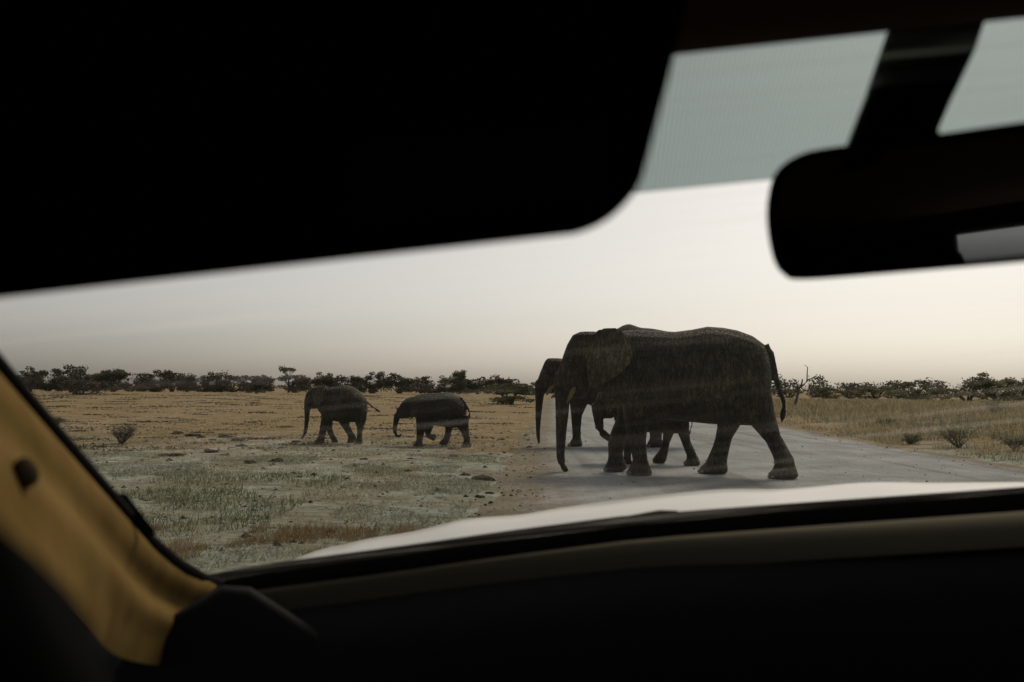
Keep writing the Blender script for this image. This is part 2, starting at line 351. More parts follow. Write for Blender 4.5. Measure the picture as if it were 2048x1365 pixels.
def elephant(label, foot, n_foot, yaw, spec, voxel, iters, legs_n, group=None):
    W = Walk(foot, n_foot, yaw); mb = MB()
    mb.rings(body_rings(W, spec['body']))
    hd = spec['head']; R, _ = sect_rings(W, [h[:3] for h in hd], 0.0, [h[3] for h in hd], plant=False); mb.rings(R)
    for path in spec['tubes']: P, r = tube_pts(W, path, 0.0); mb.tube(P, r, 14)
    feet = []
    for (sec, nk) in spec['legs']:
        n = legs_n * nk
        lat = []
        if len(sec[0]) == 3 and not spec.get('raised') == sec:
            for i, q in enumerate(sec):
                m = W.px(n); h = (q[1] - q[0]) * m / 2; lat.append(min(h * 1.0, legs_n * 0.72) * (0.6 if i == 0 else 1) if i < len(sec) - 4 else h * 0.9)
            R, C = sect_rings(W, sec, n, lat, top_n=n * 0.45); mb.rings(R); feet.append((C, n))
    if 'raised' in spec:
        P, r = tube_pts(W, spec['raised'], -legs_n); mb.tube(P, r, 14)
    P, r = tube_pts(W, spec['tail'], 0.0); mb.tube(P, r, 10)
    ears = []
    for side in (1, -1):
        V, Fs = ear_mesh(W, spec['ear'], spec['ear_n'], spec['ear_flare'], side, spec.get('ear_thick', 0.035)); mb.add(V, Fs); ears += V
    root = empty('elephant', tuple(W.G), 0.0)
    root.matrix_world = Matrix(((W.es[0], W.en[0], 0, W.G[0]), (W.es[1], W.en[1], 0, W.G[1]), (0, 0, -1 if False else 1, 0), (0, 0, 0, 1)))
    # es x en points down: use a right-handed frame with the across axis turned
    root.matrix_world = Matrix(((W.es[0], -W.en[0], 0, W.G[0]), (W.es[1], -W.en[1], 0, W.G[1]), (0, 0, 1, 0), (0, 0, 0, 1)))
    mb.v = [(a, -b, c) for a, b, c in mb.v]; mb.f = [f[::-1] for f in mb.f]
    o = fused('body', mb, voxel, iters); o.parent = root
    kd = KDTree(len(ears)); [kd.insert((a, -b, c), i) for i, (a, b, c) in enumerate(ears)]; kd.balance()      # ears painted paler, standing in for light on them
    rr_ = spec.get('ear_thick', .035) * 2.2; lim = abs(spec['ear_n']); ear_light = [1.0 if (abs(v.co.y) > lim * 0.9 and kd.find(v.co)[2] < rr_) else 0.0 for v in o.data.vertices]
    o.data.attributes.new('ear_light', 'FLOAT', 'POINT').data.foreach_set('value', ear_light)
    o.color = (*[spec.get('tone', 1.0)] * 3, 1)
    tag(root, label, 'elephant', group)
    def part(name, m, build, smooth=True):
        q = MB(); build(q); q.v = [(a, -b, c) for a, b, c in q.v]; q.f = [f[::-1] for f in q.f]
        return q.build(name, m, root, smooth=smooth)
    def ball(q, c, rs, k=10):
        q.rings([[(c[0] + rs[0] * math.sin(math.pi * (i + .02) / (k + .04)) * math.cos(2 * math.pi * j / 12), c[1] + rs[1] * math.sin(math.pi * (i + .02) / (k + .04)) * math.sin(2 * math.pi * j / 12),
                   c[2] + rs[2] * math.cos(math.pi * (i + .02) / (k + .04))) for j in range(12)] for i in range(k + 1)])
    for tk in spec.get('tusks', []):
        P, r = tube_pts(W, tk, 0.0); part('tusk', M['ivory'], lambda q: q.tube(P, r, 10))
    if 'eye' in spec:
        x, y, nn, rr = spec['eye']; s, z = W.un(x, y, nn)
        for sd in (1, -1): part('eye', M['eye'], lambda q: ball(q, (s, sd * nn, z), (rr, rr * 0.6, rr)))
    P, r = tube_pts(W, spec['tail'][-2:], 0.0)
    tip = np.array(P[-1]); d = tip - np.array(P[0]); d /= np.linalg.norm(d); rr = r[-1]
    part('tail_tuft', M['hair'], lambda q: q.tube([tip - d * rr * 5, tip - d * rr, tip + d * rr * 2, tip + d * rr * 5], [rr * .6, rr * 1.5, rr * 1.3, rr * .15], 8))
    for C, n in feet:
        s, h, z = C[-3]; s2, h2, z2 = C[-2]
        for k, ang in enumerate((-38, 0, 38)):
            a = math.radians(180 + ang); hz = max(0.02, z2 * 0.5 + 0.02)
            part('toenail', M['nail'], lambda q: ball(q, (s2 + h2 * 0.93 * math.cos(a), n + h2 * 0.85 * math.sin(a), hz), (h2 * .16, h2 * .18, hz * 0.85), 6))
    return root

A = dict(tone=1.15,
  body=[(1542,738,795,.14),(1537,712,830,.36),(1526,687,848,.50),(1505,672,852,.58),(1475,661,851,.62),(1445,655.5,850,.66),(1415,653.5,848,.70),
        (1385,659.5,845,.72),(1350,664,842,.73),(1310,662,837,.71),(1275,660,828,.65),(1245,662,812,.56),(1215,668,792,.43),(1185,676,775,.32)],
  head=[(1160,1198,664,.13),(1145,1208,671,.25),(1134,1208,690,.31),(1126,1204,712,.33),(1120,1197,730,.32),(1114,1190,750,.29),(1109,1184,770,.24),(1112,1176,786,.19),(1124,1168,798,.12)],
  tubes=[[(1132,752,46),(1127,768,40),(1125.5,785,35),(1125,800,30),(1124,830,26.5),(1122.5,860,22),(1121.5,890,19),(1121,910,17),(1123,925,16),(1127,935,14),(1132,939.5,12.5),(1135.5,938,10)]],
  legs=[([(1474,1546,790),(1488,1552,830),(1503,1558,852),(1519,1562,870),(1533,1571,886),(1541,1580,903),(1547,1588,916),(1549,1591,930),(1545,1594,939),(1536,1597,948),(1537,1596,954),(1544,1591,958)],1),
        ([(1422,1500,790),(1432,1490,832),(1434,1478,855),(1430,1464,878),(1425,1460,895),(1417,1456,914),(1411,1454,928),(1399,1456,939),(1397,1456,946),(1403,1450,951)],-1),
        ([(1240,1312,790),(1245,1304,832),(1250,1294,862),(1256,1292,880),(1261,1293,900),(1265,1295.5,918),(1258,1301,933),(1254,1305,942),(1257,1303,948)],1),
        ([(1240,1305,790),(1235,1286,832),(1222,1262,862),(1216,1251,882),(1217,1246,900),(1216,1249,915),(1210,1254,926),(1208,1252,933),(1213,1243,937)],-1)],
  tail=[(1528,692,22),(1538,708,20),(1545,735,17),(1552,758,12),(1560,783,10),(1567,803,8.5),(1568,815,7.5),(1566,828,7)],
  ear=[(1177,690),(1193,660),(1214,655),(1234,657),(1246,663),(1258,677),(1266,698),(1268,712),(1264,727),(1254,740),(1237,755),(1214,768),(1192,779),(1179,776),(1174,745),(1173,715)],
  ear_n=.30, ear_flare=.42, ear_thick=.035,
  tusks=[[(1152,770,11,.17),(1146,782,11,.19),(1141,793,9.5,.20),(1136,803,6,.20),(1133,808,1.5,.20)],[(1128,776,11,-.2),(1118,785,10,-.24),(1109,792,8,-.26),(1102,796,3,-.26)]],
  eye=(1142,722,.31,.035))
elephant('biggest elephant at the front of the group, walking left across the gravel road', (1565, 958), .36, 10, A, .021, 5, .36)
B = dict(tone=.8,
  body=[(1402,705,795,.2),(1390,685,812,.5),(1365,670,820,.7),(1335,663,822,.78),(1305,657.5,822,.8),(1280,655.5,821,.78),(1268,651,820,.76),(1258,648,819,.74),(1247,650.5,818,.72),(1235,657,817,.68),(1210,668,816,.6),(1185,682,813,.5),(1160,698,803,.42),(1132,712,792,.34)],
  head=[(1095,1122,717,.14),(1089,1136,724,.28),(1080,1140,746,.36),(1074,1136,763,.35),(1071,1124,777,.28),(1078,1110,786,.2)],
  tubes=[[(1085,765,30),(1081,778,24),(1079,790,18.5),(1078,813,14.5),(1076.5,840,11.5),(1076,865,9),(1077,880,7),(1079.5,888,5)]],
  legs=[([(1135,1192,785),(1140,1174,812),(1142,1164.5,832),(1144,1162,859),(1145,1162,876),(1139,1165,886),(1136,1166,890),(1138,1164,893.5)],1),
        ([(1283,1345,795),(1292,1336,830),(1299,1326,858),(1300,1324,876),(1295,1327,885),(1293,1328,890),(1296,1326,893.5)],1),
        ([(1222,1280,790),(1238,1270,830),(1241,1266,860),(1242,1264,874),(1237,1267,882),(1237,1267,889)],-1),
        ([(1262,1325,795),(1265,1305,830),(1267,1291,860),(1267,1289,874),(1263,1290,882),(1263,1290,889)],-1)],
  tail=[(1398,700,16),(1404,725,11),(1406,760,7),(1405,790,5)],
  ear=[(1140,720),(1155,708),(1180,705),(1198,718),(1200,745),(1190,770),(1170,785),(1150,780),(1140,755)], ear_n=.38, ear_flare=.4, ear_thick=.045,
  tusks=[[(1106,770,10,.24),(1098,782,8,.28),(1093,790,3,.3)],[(1106,770,10,-.24),(1098,782,8,-.28),(1093,790,3,-.3)]], eye=(1091,745,.35,.035))
elephant('tall elephant mostly hidden behind the biggest one, its lowered head showing at the left', (1150, 893.5), .42, 2, B, .03, 5, .42)
C_ = dict(
  body=[(1379,803,838,.10),(1376,794,856,.24),(1366,785,867,.34),(1342,778,868,.40),(1310,776,866,.42),(1280,778,864,.40),(1255,781,858,.34),(1230,784,843,.25)],
  head=[(1206,1235,779,.09),(1198,1240,785,.18),(1191,1242,799,.22),(1186,1240,814,.21),(1186,1236,827,.17),(1189,1224,837,.11)],
  tubes=[[(1195,808,26),(1195,824,22),(1197.5,842,19),(1199.5,856,17.5),(1205,866,16),(1213,873,15),(1222,879,13),(1231,883,10)]],
  legs=[([(1342,1378,838),(1354,1378,866),(1362,1381,884),(1368,1389,900),(1373,1394,911),(1373,1398,919),(1368,1401,926),(1370,1398,932)],1),
        ([(1322,1360,838),(1327,1348,868),(1325,1340,886),(1319,1337,901),(1310,1335,912),(1305,1333,919),(1306,1331,924),(1312,1328,927)],-1),
        ([(1234,1275,838),(1243,1266,866),(1246,1264,888),(1247,1262,906),(1247,1262,915),(1245,1264,920),(1246,1263,925)],1),
        ([(1264,1298,838),(1270,1291,866),(1272,1289,888),(1273,1288,904),(1270,1290,913),(1269,1291,918),(1270,1290,923)],-1)],
  tail=[(1376,800,8),(1383,825,5),(1384.5,848,3.2),(1379,867,2.6)],
  ear=[(1214,786),(1222,779),(1232,779),(1237,787),(1236,800),(1230,816),(1222,831),(1216,829),(1212,808)], ear_n=.2, ear_flare=.14, ear_thick=.028,
  eye=(1200,806,.205,.022))
elephant('elephant calf half hidden behind the legs of the biggest elephant, trunk curled', (1385, 932), .22, 14, C_, .016, 4, .22)
J1 = dict(tone=.85,
  body=[(733,803,826,.08),(730,796,838,.22),(722,788,843,.33),(711,777,845,.40),(700,771.5,845,.45),(688,770.5,845,.47),(675,773,844,.45),(662,775,841,.40),(650,774,834,.32),(638,775,822,.22)],
  head=[(638,654,771.5,.08),(623,652,777,.18),(614.5,650,785,.23),(610,646,799,.24),(609,641,810,.21),(609.5,632,818,.15)],
  tubes=[[(617,806,18),(614.5,817,12.5),(614,830,10.2),(613.5,842,9),(612.5,853,8.2),(610,866,7),(605.5,875,5.2),(602.5,879,4)]],
  legs=[([(698,731,822),(706,730,840),(712,725.5,855),(713.5,723.5,866),(713,723.5,875),(710,725,882),(708,725.5,886),(709,725,889)],1),
        ([(672,706,828),(683,701,848),(691,706,860),(696,711.5,869),(697,713,875),(695,709,880),(695,707,884)],-1),
        ([(638,670,818),(640,663,837),(639,656,850),(638,652.5,861),(636.5,649.5,872),(633,648.5,879),(628,648.5,884),(629,648,887.5)],1),
        ([(650,674,822),(652,668,843),(653.5,666,855),(656.5,668.5,866),(660,672,874),(663,676,880),(664,676,885)],-1)],
  tail=[(726,797,8),(731,803,5.5),(744,813,3.4),(755,821,3)],
  ear=[(629,783),(640,776),(652,774),(655,786),(652,800),(645,811),(637,815),(630,809),(627.5,796)], ear_n=.23, ear_flare=.24, ear_thick=.03,
  eye=(618,797,.22,.022))
elephant('half-grown elephant out on the plain at the left, tail held out', (716, 889), .25, 10, J1, .019, 4, .25)
J2 = dict(tone=.38,
  body=[(932,814,830,.06),(929,808,842,.2),(923,800,850,.31),(915,792,856,.38),(905,786.5,857,.43),(893,784.5,855,.45),(880,786,853,.45),(865,787,851,.42),(850,787.5,846,.36),(838,789.5,838,.29),(826,794,834,.2)],
  head=[(822,846,794,.08),(812,846,798,.16),(803.5,842,806,.21),(798,838,815,.23),(794,834,825,.21),(793,826,832,.17),(800,814,837.5,.1)],
  tubes=[[(801,820,20),(795,831,14),(791.5,845,10.8),(789.5,856,9),(790,865,8),(793,871.5,6.8),(798,873.5,5.6),(802,870,4.5)]],
  legs=[([(903,935,832),(913,935,856),(921,937,866),(926,938.5,876),(927,940,883),(924,942.5,889),(922,943,892),(923,942,895)],1),
        ([(886,916,836),(893,907,856),(891,903,868),(887,900.5,876),(880,898,882),(878.5,896,886),(885,894,890)],-1),
        ([(828,862,822),(830,852,844),(831,848.5,857),(832,846.5,870),(832,844.5,881),(829,845,886),(826.5,846,889),(828,845,892)],1)],
  raised=[(862,832,26),(858.5,850,20),(855,864,14.5),(856.5,871,12.5),(862,874,11.5),(867,875,14),(870,876,15.5)],
  tail=[(920,796,7),(928,805,6),(937,820,4.4),(940,827,3.6),(937,836,3.6)],
  ear=[(826,801),(835,794),(845,793),(846,806),(842,820),(834,832),(826,838),(820.5,836),(820.5,820)], ear_n=.21, ear_flare=.2, ear_thick=.028,
  eye=(806,813,.21,.022))
elephant('small dark elephant on the plain with one foreleg lifted and trunk tip curled', (932, 895), .24, 13, J2, .018, 4, .24)

# ================================================================== PLANTS, STONES, DUNG
def tri_obj(name, V, F, m, parent=None):
    me = bpy.data.meshes.new(name); me.vertices.add(len(V)); me.vertices.foreach_set('co', np.asarray(V, np.float32).ravel())
    F = np.asarray(F, np.int32); k = F.shape[1]
    me.loops.add(F.size); me.loops.foreach_set('vertex_index', F.ravel())
    me.polygons.add(len(F)); me.polygons.foreach_set('loop_start', np.arange(0, F.size, k, dtype=np.int32))
    me.update(); me.validate(); me.materials.append(m)
    o = bpy.data.objects.new(name, me); COL.objects.link(o)
    if parent is not None: o.parent = parent
    return o
def leaf_cloud(P, size, g, flat=0.0, asp=0.6):
    """Small four-cornered leaves at points P, turned every way."""
    n = len(P); a = g.normal(size=(n, 3)); a[:, 2] *= (1 - flat); a /= np.linalg.norm(a, axis=1)[:, None]
    b = g.normal(size=(n, 3)); b[:, 2] *= (1 - flat); b -= (a * b).sum(1)[:, None] * a; b /= np.linalg.norm(b, axis=1)[:, None]
    s = (size * g.uniform(0.6, 1.4, n))[:, None]
    V = np.stack([P - a * s, P - b * s * asp, P + a * s, P + b * s * asp], 1).reshape(-1, 3)
    return V, np.arange(4 * n).reshape(-1, 4)
def clump_points(g, clumps, n):
    C = np.array([c[:3] for c in clumps]); Rr = np.array([c[3] for c in clumps]); w_ = Rr ** 2; i = g.choice(len(C), n, p=w_ / w_.sum())
    d = g.normal(size=(n, 3)); d /= np.linalg.norm(d, axis=1)[:, None]; r = g.uniform(0.15, 1.08, n) ** 0.55
    d[:, 2] *= 0.62; return C[i] + d * (Rr[i] * r)[:, None]
def bush_proto(seed, kind):
    """Crown and stems of a bush one unit tall and about one unit wide."""
    g = np.random.default_rng(seed); cl = []; stems = MB()
    if kind == 'umbrella':
        for k in range(9):
            q = g.uniform(0, 6.28); r = g.uniform(0.05, 0.42); cl.append((r * math.cos(q), r * math.sin(q), 0.83 + g.uniform(-.05, .06), g.uniform(.09, .16)))
        leaf, size, n = 'leaf_green', 0.035, 420
    elif kind == 'spiky':
        for k in range(22):
            u = g.uniform(0, 1); q = g.uniform(-.5, .5); cl.append((u * 0.62 - .25 + g.uniform(-.1, .1), q * (1 - u * .6) * .7, 0.25 + u * 0.66 + g.uniform(-.12, .05), g.uniform(.06, .13)))
        leaf, size, n = 'leaf_dark', 0.03, 900
    else:
        nC = {'round': 26, 'wide': 28, 'grey': 28}[kind]
        for k in range(nC):
            q = g.uniform(0, 6.28); h = g.uniform(0.06, 0.86); mx = 0.47 * math.sqrt(max(0.05, 1 - ((h - 0.36) / 0.64) ** 2)); r = mx * g.uniform(.25, 1) ** .6
            cl.append((r * math.cos(q), r * math.sin(q), h, g.uniform(.11, .19)))
        leaf, size, n = {'round': ('leaf_dark', .034, 2100), 'wide': ('leaf_dark', .034, 2200), 'grey': ('leaf_grey', .032, 2000)}[kind]
    for c in cl[:9]:
        b = np.array([g.uniform(-.05, .05), g.uniform(-.05, .05), -0.02]); e = np.array(c[:3]); m_ = b * .5 + e * .5 + np.array([g.uniform(-.05, .05), g.uniform(-.05, .05), .04])
        if kind == 'umbrella': m_ = np.array([g.uniform(-.02, .02), g.uniform(-.02, .02), .5])
        stems.tube([b, m_, e], [.022, .015, .006], 5)
    V, F = leaf_cloud(clump_points(g, cl, n), size, g)
    # loose twigs breaking the outline
    T = clump_points(g, [(c[0] * 1.12, c[1] * 1.12, c[2] * 1.05, c[3] * 1.1) for c in cl], n // 9); V2, F2 = leaf_cloud(T, size * 1.0, g, asp=.22)
    V = np.vstack([V, V2]); F = np.vstack([F, F2 + 4 * n])
    me = tri_obj('crown', V, F, M[leaf]); st = stems.build('trunk', M['bark'])
    a, b = me.data, st.data; bpy.data.objects.remove(me); bpy.data.objects.remove(st); return a, b
PROTO = {k: [bush_proto(100 + 7 * i + 31 * j, k) for i in range(n)] for j, (k, n) in enumerate((('round', 4), ('wide', 3), ('grey', 4), ('umbrella', 1), ('spiky', 2)))}
GREEN = {}
def place_bush(name, label, cat, kind, idx, loc, wid, hgt, rz, group=None, leaf=None):
    r = empty(name, loc, rz); r.scale = (wid, wid, hgt); cm, sm = PROTO[kind][idx % len(PROTO[kind])]
    if leaf:
        key = (cm.name, leaf)
        if key not in GREEN: GREEN[key] = cm.copy(); GREEN[key].materials.clear(); GREEN[key].materials.append(M[leaf])
        cm = GREEN[key]
    for nm, d in (('trunk', sm), ('crown', cm)):
        o = bpy.data.objects.new(nm, d); COL.objects.link(o); o.parent = r
    return tag(r, label, cat, group)
ORD = 'first second third fourth fifth sixth seventh eighth ninth tenth eleventh twelfth thirteenth fourteenth fifteenth sixteenth seventeenth eighteenth nineteenth twentieth twenty-first twenty-second twenty-third twenty-fourth twenty-fifth twenty-sixth twenty-seventh twenty-eighth twenty-ninth thirtieth'.split()
def far_spot(x, dist):                          # a spot on the ground in the direction of photo column x
    d = ray(x, 774); d = d[:2] / np.linalg.norm(d[:2]); return np.array([d[0] * dist, d[1] * dist, 0.0])
# far treeline left of the herd: column, top, half width in pixels, kind, distance
TL = [(14,742,30,'round',205),(62,733,26,'spiky',200),(98,738,26,'round',212),(150,733,31,'round',208),(190,748,24,'grey',214),(225,739,29,'wide',205),(262,746,26,'grey',216),(312,741,25,'round',207),(345,743,24,'wide',214),
      (374,747,22,'spiky',205),(408,751,26,'grey',216),(430,745,22,'round',210),(468,751,27,'grey',214),(500,752,24,'grey',208),(527,751,22,'round',206),(590,749,32,'grey',210),(645,744,23,'round',204),(680,754,24,'grey',217),(712,750,17,'round',210),
      (745,743,20,'round',203),(800,746,29,'round',205),(842,754,16,'grey',212),(872,751,22,'grey',208),(905,756,26,'grey',214),(955,758,24,'round',207),(1000,757,30,'wide',196),(1034,766,24,'grey',204),(1062,765,22,'round',190)]
g0 = np.random.default_rng(5)
for i, (x, top, hw, kind, D) in enumerate(TL):
    P = far_spot(x, D); px = D / FPX; base_y = 769 + (x - 300) * .0081 + 1.5 / px
    col = {'round': 'dark rounded', 'wide': 'dark spreading', 'grey': 'low greyish', 'spiky': 'ragged windswept'}[kind]
    place_bush('thorn_tree', f'{col} thorn tree, {ORD[i]} from the left in the far treeline behind the plain', 'tree', kind, i, tuple(P), hw * 2.25 * px, (base_y - top) * px * 1.06, g0.uniform(0, 6.28), 'thorn trees of the far left treeline')
D = 214; px = D / FPX
place_bush('umbrella_tree', 'flat-topped umbrella tree rising alone above the far treeline at the left', 'tree', 'umbrella', 0, tuple(far_spot(577, D)), 46 * px, (785 - 732) * px, 0.4)
D = 200; px = D / FPX
place_bush('thorn_tree', 'tall yellow-green tree standing above the treeline behind the small dark elephant', 'tree', 'round', 2, tuple(far_spot(917, D)), 46 * px, (789 - 738) * px * 1.05, 1.0, leaf='leaf_green')
for x, top, by, hw, lf, lab in ((160, 763, 790, 30, 'leaf_grey', 'low grey bush standing out in front of the far treeline at the left'), (512, 766, 788, 16, 'leaf_dark', 'small dark bush in front of the far treeline, left of the umbrella tree'),
                               (1022, 766, 809, 48, 'leaf_green', 'pale green bush beside the gravel road, left of the half hidden head')):
    P = ground(x, by); px = np.linalg.norm(P[:2]) / FPX
    place_bush('bush', lab, 'bush', 'wide', int(x) % 3, (P[0], P[1], 0), hw * 2.3 * px, (by - top) * px * 1.08, x, leaf=lf)
# bushes behind the right-hand verge
TR = [(1578,777,22,'wide',185),(1650,773,28,'round',170),(1702,780,28,'grey',178),(1752,772,32,'wide',172),(1795,780,22,'grey',182),(1830,760,33,'round',150),(1888,776,26,'grey',168),(1936,749,38,'spiky',140),(1992,758,36,'wide',146),(2036,755,34,'round',152)]
for i, (x, top, hw, kind, D) in enumerate(TR):
    P = far_spot(x, D); px = D / FPX; base_y = 769 + (x - 300) * .0081 + 1.5 / px
    col = {'round': 'green rounded', 'wide': 'green flat-topped', 'grey': 'low greyish', 'spiky': 'ragged windswept'}[kind]
    place_bush('thorn_tree', f'{col} thorn tree, {ORD[i]} from the left behind the grassy verge at the right', 'tree', kind, i + 1, tuple(P), hw * 2.2 * px, (base_y - top) * px * 1.06, {'spiky': 0.2}.get(kind, g0.uniform(0, 6.28)), 'thorn trees behind the right verge', leaf='leaf_pale')

# belt of scrub behind the single trees, all the way along the horizon
n = 80000; xs_ = g0.uniform(-330, 330, n); cxs = np.sort(g0.uniform(-330, 330, 420)); ch = g0.uniform(2.4, 4.2, 420); ch[::9] += 0.9
j = np.searchsorted(cxs, xs_) % 420; u = g0.uniform(-1, 1, n); X = cxs[j] + u * g0.uniform(1.2, 2.4, n); Zt = ch[j] * np.sqrt(np.clip(1 - (u * .8) ** 2, .1, 1))
Y = 236 + np.sin(cxs[j] * .7) * 7 + g0.normal(size=n) * 1.6
Y = np.sqrt(np.maximum(Y ** 2 - (X * 0.45) ** 2, 150 ** 2))
P = np.stack([X, Y, Zt * g0.uniform(0.02, 1, n) ** .75], 1)
V, F = leaf_cloud(P, 0.26, g0); tag(tri_obj('scrub_belt', V, F, M['leaf_grey']), 'belt of low grey scrub along the horizon', None, None, 'stuff')

# dead tree at the edge of the verge
P = ground(1592, 817); px = np.linalg.norm(P[:2]) / FPX
dead = empty('dead_tree', (P[0], P[1], 0)); tag(dead, 'bare dead tree with broken limbs just behind the biggest elephant\'s tail', 'tree')
def dp(x, y, dy=0.0): return ((x - 1592) * px, dy, (817 - y) * px)
tk = MB(); tk.tube([dp(1588, 819), dp(1592, 803), dp(1596, 790), dp(1598, 778)], [3.4 * px, 2.8 * px, 2.4 * px, 2.0 * px], 8); tk.build('trunk', M['deadwood'], dead, smooth=True)
for pts, r in (([(1597, 780), (1594, 772), (1592, 763)], 1.5), ([(1597, 781), (1588, 775), (1584, 770)], 1.1), ([(1598, 779), (1602, 770), (1603, 761)], 1.4), ([(1599, 777), (1608, 771), (1613, 765), (1615, 750), (1613, 738), (1609, 734)], 1.1), ([(1612, 766), (1618, 762), (1626, 757)], .9), ([(1596, 786), (1589, 781), (1586, 778)], .9)):
    q = MB(); q.tube([dp(a, b, g0.uniform(-.3, .3)) for a, b in pts], [1.5 * r * px * (1 - .7 * i / len(pts)) for i in range(len(pts))], 6); q.build('branch', M['deadwood'], dead, smooth=True)

# twiggy shrub on the plain at the left, and the low shrubs of the right verge
def twig_shrub(name, label, x, by, top, hw, seed, m_tw, leafm, nleaf, lean=0.0):
    g = np.random.default_rng(seed); P = ground(x, by); px = np.linalg.norm(P[:2]) / FPX; H = (by - top) * px; Wd = hw * px
    r = empty(name, (P[0], P[1], ground_z(P[0], P[1]))); tag(r, label, 'shrub'); st = MB(); ends = []
    for k in range(34):
        q = g.uniform(0, 6.28); rr = g.uniform(.2, 1) ** .7; e = np.array([Wd * rr * math.cos(q) + lean * H, Wd * rr * math.sin(q), H * g.uniform(.55, 1) * (1 - .25 * rr)])
        m_ = e * np.array([.45, .45, .5]) + g.normal(size=3) * .02; st.tube([(0, 0, -.03), m_, e], [.010, .007, .003], 4)
        for t in range(5): b = m_ + (e - m_) * g.uniform(.1, 1); d = g.normal(size=3) * H * .13; d[2] = abs(d[2]); st.tube([b, b + d], [.0045, .002], 3); ends.append(b + d)
    st.build('stems', m_tw, r); E_ = np.array(ends)[g.integers(0, len(ends), nleaf)] + g.normal(size=(nleaf, 3)) * H * .06
    E_[:, 2] = np.maximum(E_[:, 2], 0.01)
    V, F = leaf_cloud(E_, 0.018, g); tri_obj('foliage', V, F, leafm, r); return r
twig_shrub('shrub', 'small dark twiggy shrub alone on the plain near the windscreen pillar', 242, 889, 849, 24, 3, M['bark'], M['leaf_grey'], 700, .15)
for i, (x, by, top, hw, lab) in enumerate([(1918, 897, 852, 36, 'wide dark shrub at the edge of the right verge beside the road'), (1772, 857, 840, 20, 'low dark shrub on the right verge, left of the wide dark one'), (1990, 838, 806, 22, 'dark bushy shrub deep in the dry grass near the right edge'), (1822, 889, 868, 20, 'small green shrub where the verge meets the road at the right'), (2030, 905, 876, 30, 'low shrub at the far right edge of the verge'), (115, 850, 836, 12, 'tiny grey shrub on the plain, right beside the windscreen pillar')]):
    twig_shrub('shrub', lab, x, by, top, hw, 40 + i, M['deadwood'], M['leaf_pale'], 1300)

# grass: single blades, too many to count
def blades(X, Y, h, wd, g, lean=0.35):
    n = len(X); Z = np.array([ground_z(a, b) for a, b in zip(X, Y)]); q = g.uniform(0, 6.28, n); c, s = np.cos(q), np.sin(q)
    l = g.normal(size=(n, 2)) * (lean * h)[:, None]
    A = np.stack([X - c * wd, Y - s * wd, Z - .01], 1); B = np.stack([X + c * wd, Y + s * wd, Z - .01], 1); T = np.stack([X + l[:, 0], Y + l[:, 1], Z + h], 1)
    return np.stack([A, B, T], 1).reshape(-1, 3), np.arange(3 * n).reshape(-1, 3)
def scatter(n, x0, x1, y0, y1, g, thr, scale, seed, p=1.0):
    X = g.uniform(x0, x1, n); Y = y0 + (y1 - y0) * g.uniform(0, 1, n) ** p; keep = []
    for a, b in zip(X, Y):
        v = mnoise.noise(Vector((a * scale, b * scale, seed))) + .5 * mnoise.noise(Vector((a * scale * 3.1, b * scale * 3.1, seed + 5)))
        keep.append(v > thr and (a < road_left(b) - .1 or a > road_right(b) + .15))
    k = np.array(keep); return X[k], Y[k]
g1 = np.random.default_rng(21)
X, Y = scatter(90000, -10, 1.0, 6.5, 22, g1, 0.14, .42, 1.0); h = g1.uniform(.02, .07, len(X)); V, F = blades(X, Y, h, g1.uniform(.004, .008, len(X)), g1, .9)
tag(tri_obj('short_grass', V, F, M['grass_green']), 'short grey-green grass on the near plain', None, None, 'stuff')
X, Y = scatter(60000, -6.5, -2.6, 6.5, 17, g1, .0, .6, 4.0); k = np.random.default_rng(3).uniform(size=len(X)) < 0.22; X, Y = X[k], Y[k]
h = g1.uniform(.02, .13, len(X)); V, F = blades(X, Y, h, g1.uniform(.004, .008, len(X)), g1, .5)
tag(tri_obj('green_grass', V, F, M['grass_lush']), 'taller green grass close to the windscreen pillar', None, None, 'stuff')
X, Y = scatter(90000, -14, 2.0, 6.5, 30, g1, .06, .7, 9.0); h = g1.uniform(.015, .10, len(X)) * g1.uniform(.5, 1.3, len(X)); V, F = blades(X, Y, h, g1.uniform(.004, .008, len(X)), g1, .6)
tag(tri_obj('dry_grass', V, F, M['grass_dry']), 'thin dry grass on the near plain', None, None, 'stuff')
X, Y = scatter(40000, -4.5, -.6, 5.8, 10.5, g1, .05, .8, 14.0); h = g1.uniform(.015, .10, len(X)); V, F = blades(X, Y, h, g1.uniform(.003, .006, len(X)), g1, .7)
tag(tri_obj('straw', V, F, M['grass_straw']), 'orange-brown straw beside the bonnet', None, None, 'stuff')
# dark low tufts all over the far plain
V_, F_ = [], []; o_ = 0
for k in range(330):
    D = 24 + 150 * g1.uniform() ** 1.5; x = g1.uniform(-60, 1060); P = far_spot(x, D)
    if P[0] > road_left(P[1]) - .8: continue
    m_ = int(g1.integers(25, 70)); sp = g1.uniform(.10, .42) * (0.6 + D / 90); X = P[0] + g1.normal(size=m_) * sp * 1.6; Y = P[1] + g1.normal(size=m_) * sp
    V, F = blades(X, Y, g1.uniform(.02, .07, m_) * (.8 + D / 160), g1.uniform(.02, .05, m_) * (.5 + D / 60), g1, 1.6); V_.append(V); F_.append(F + o_); o_ += len(V)
tag(tri_obj('low_tufts', np.vstack(V_), np.vstack(F_), M['leaf_grey']), 'dark low tufts dotted over the far plain', None, None, 'stuff')
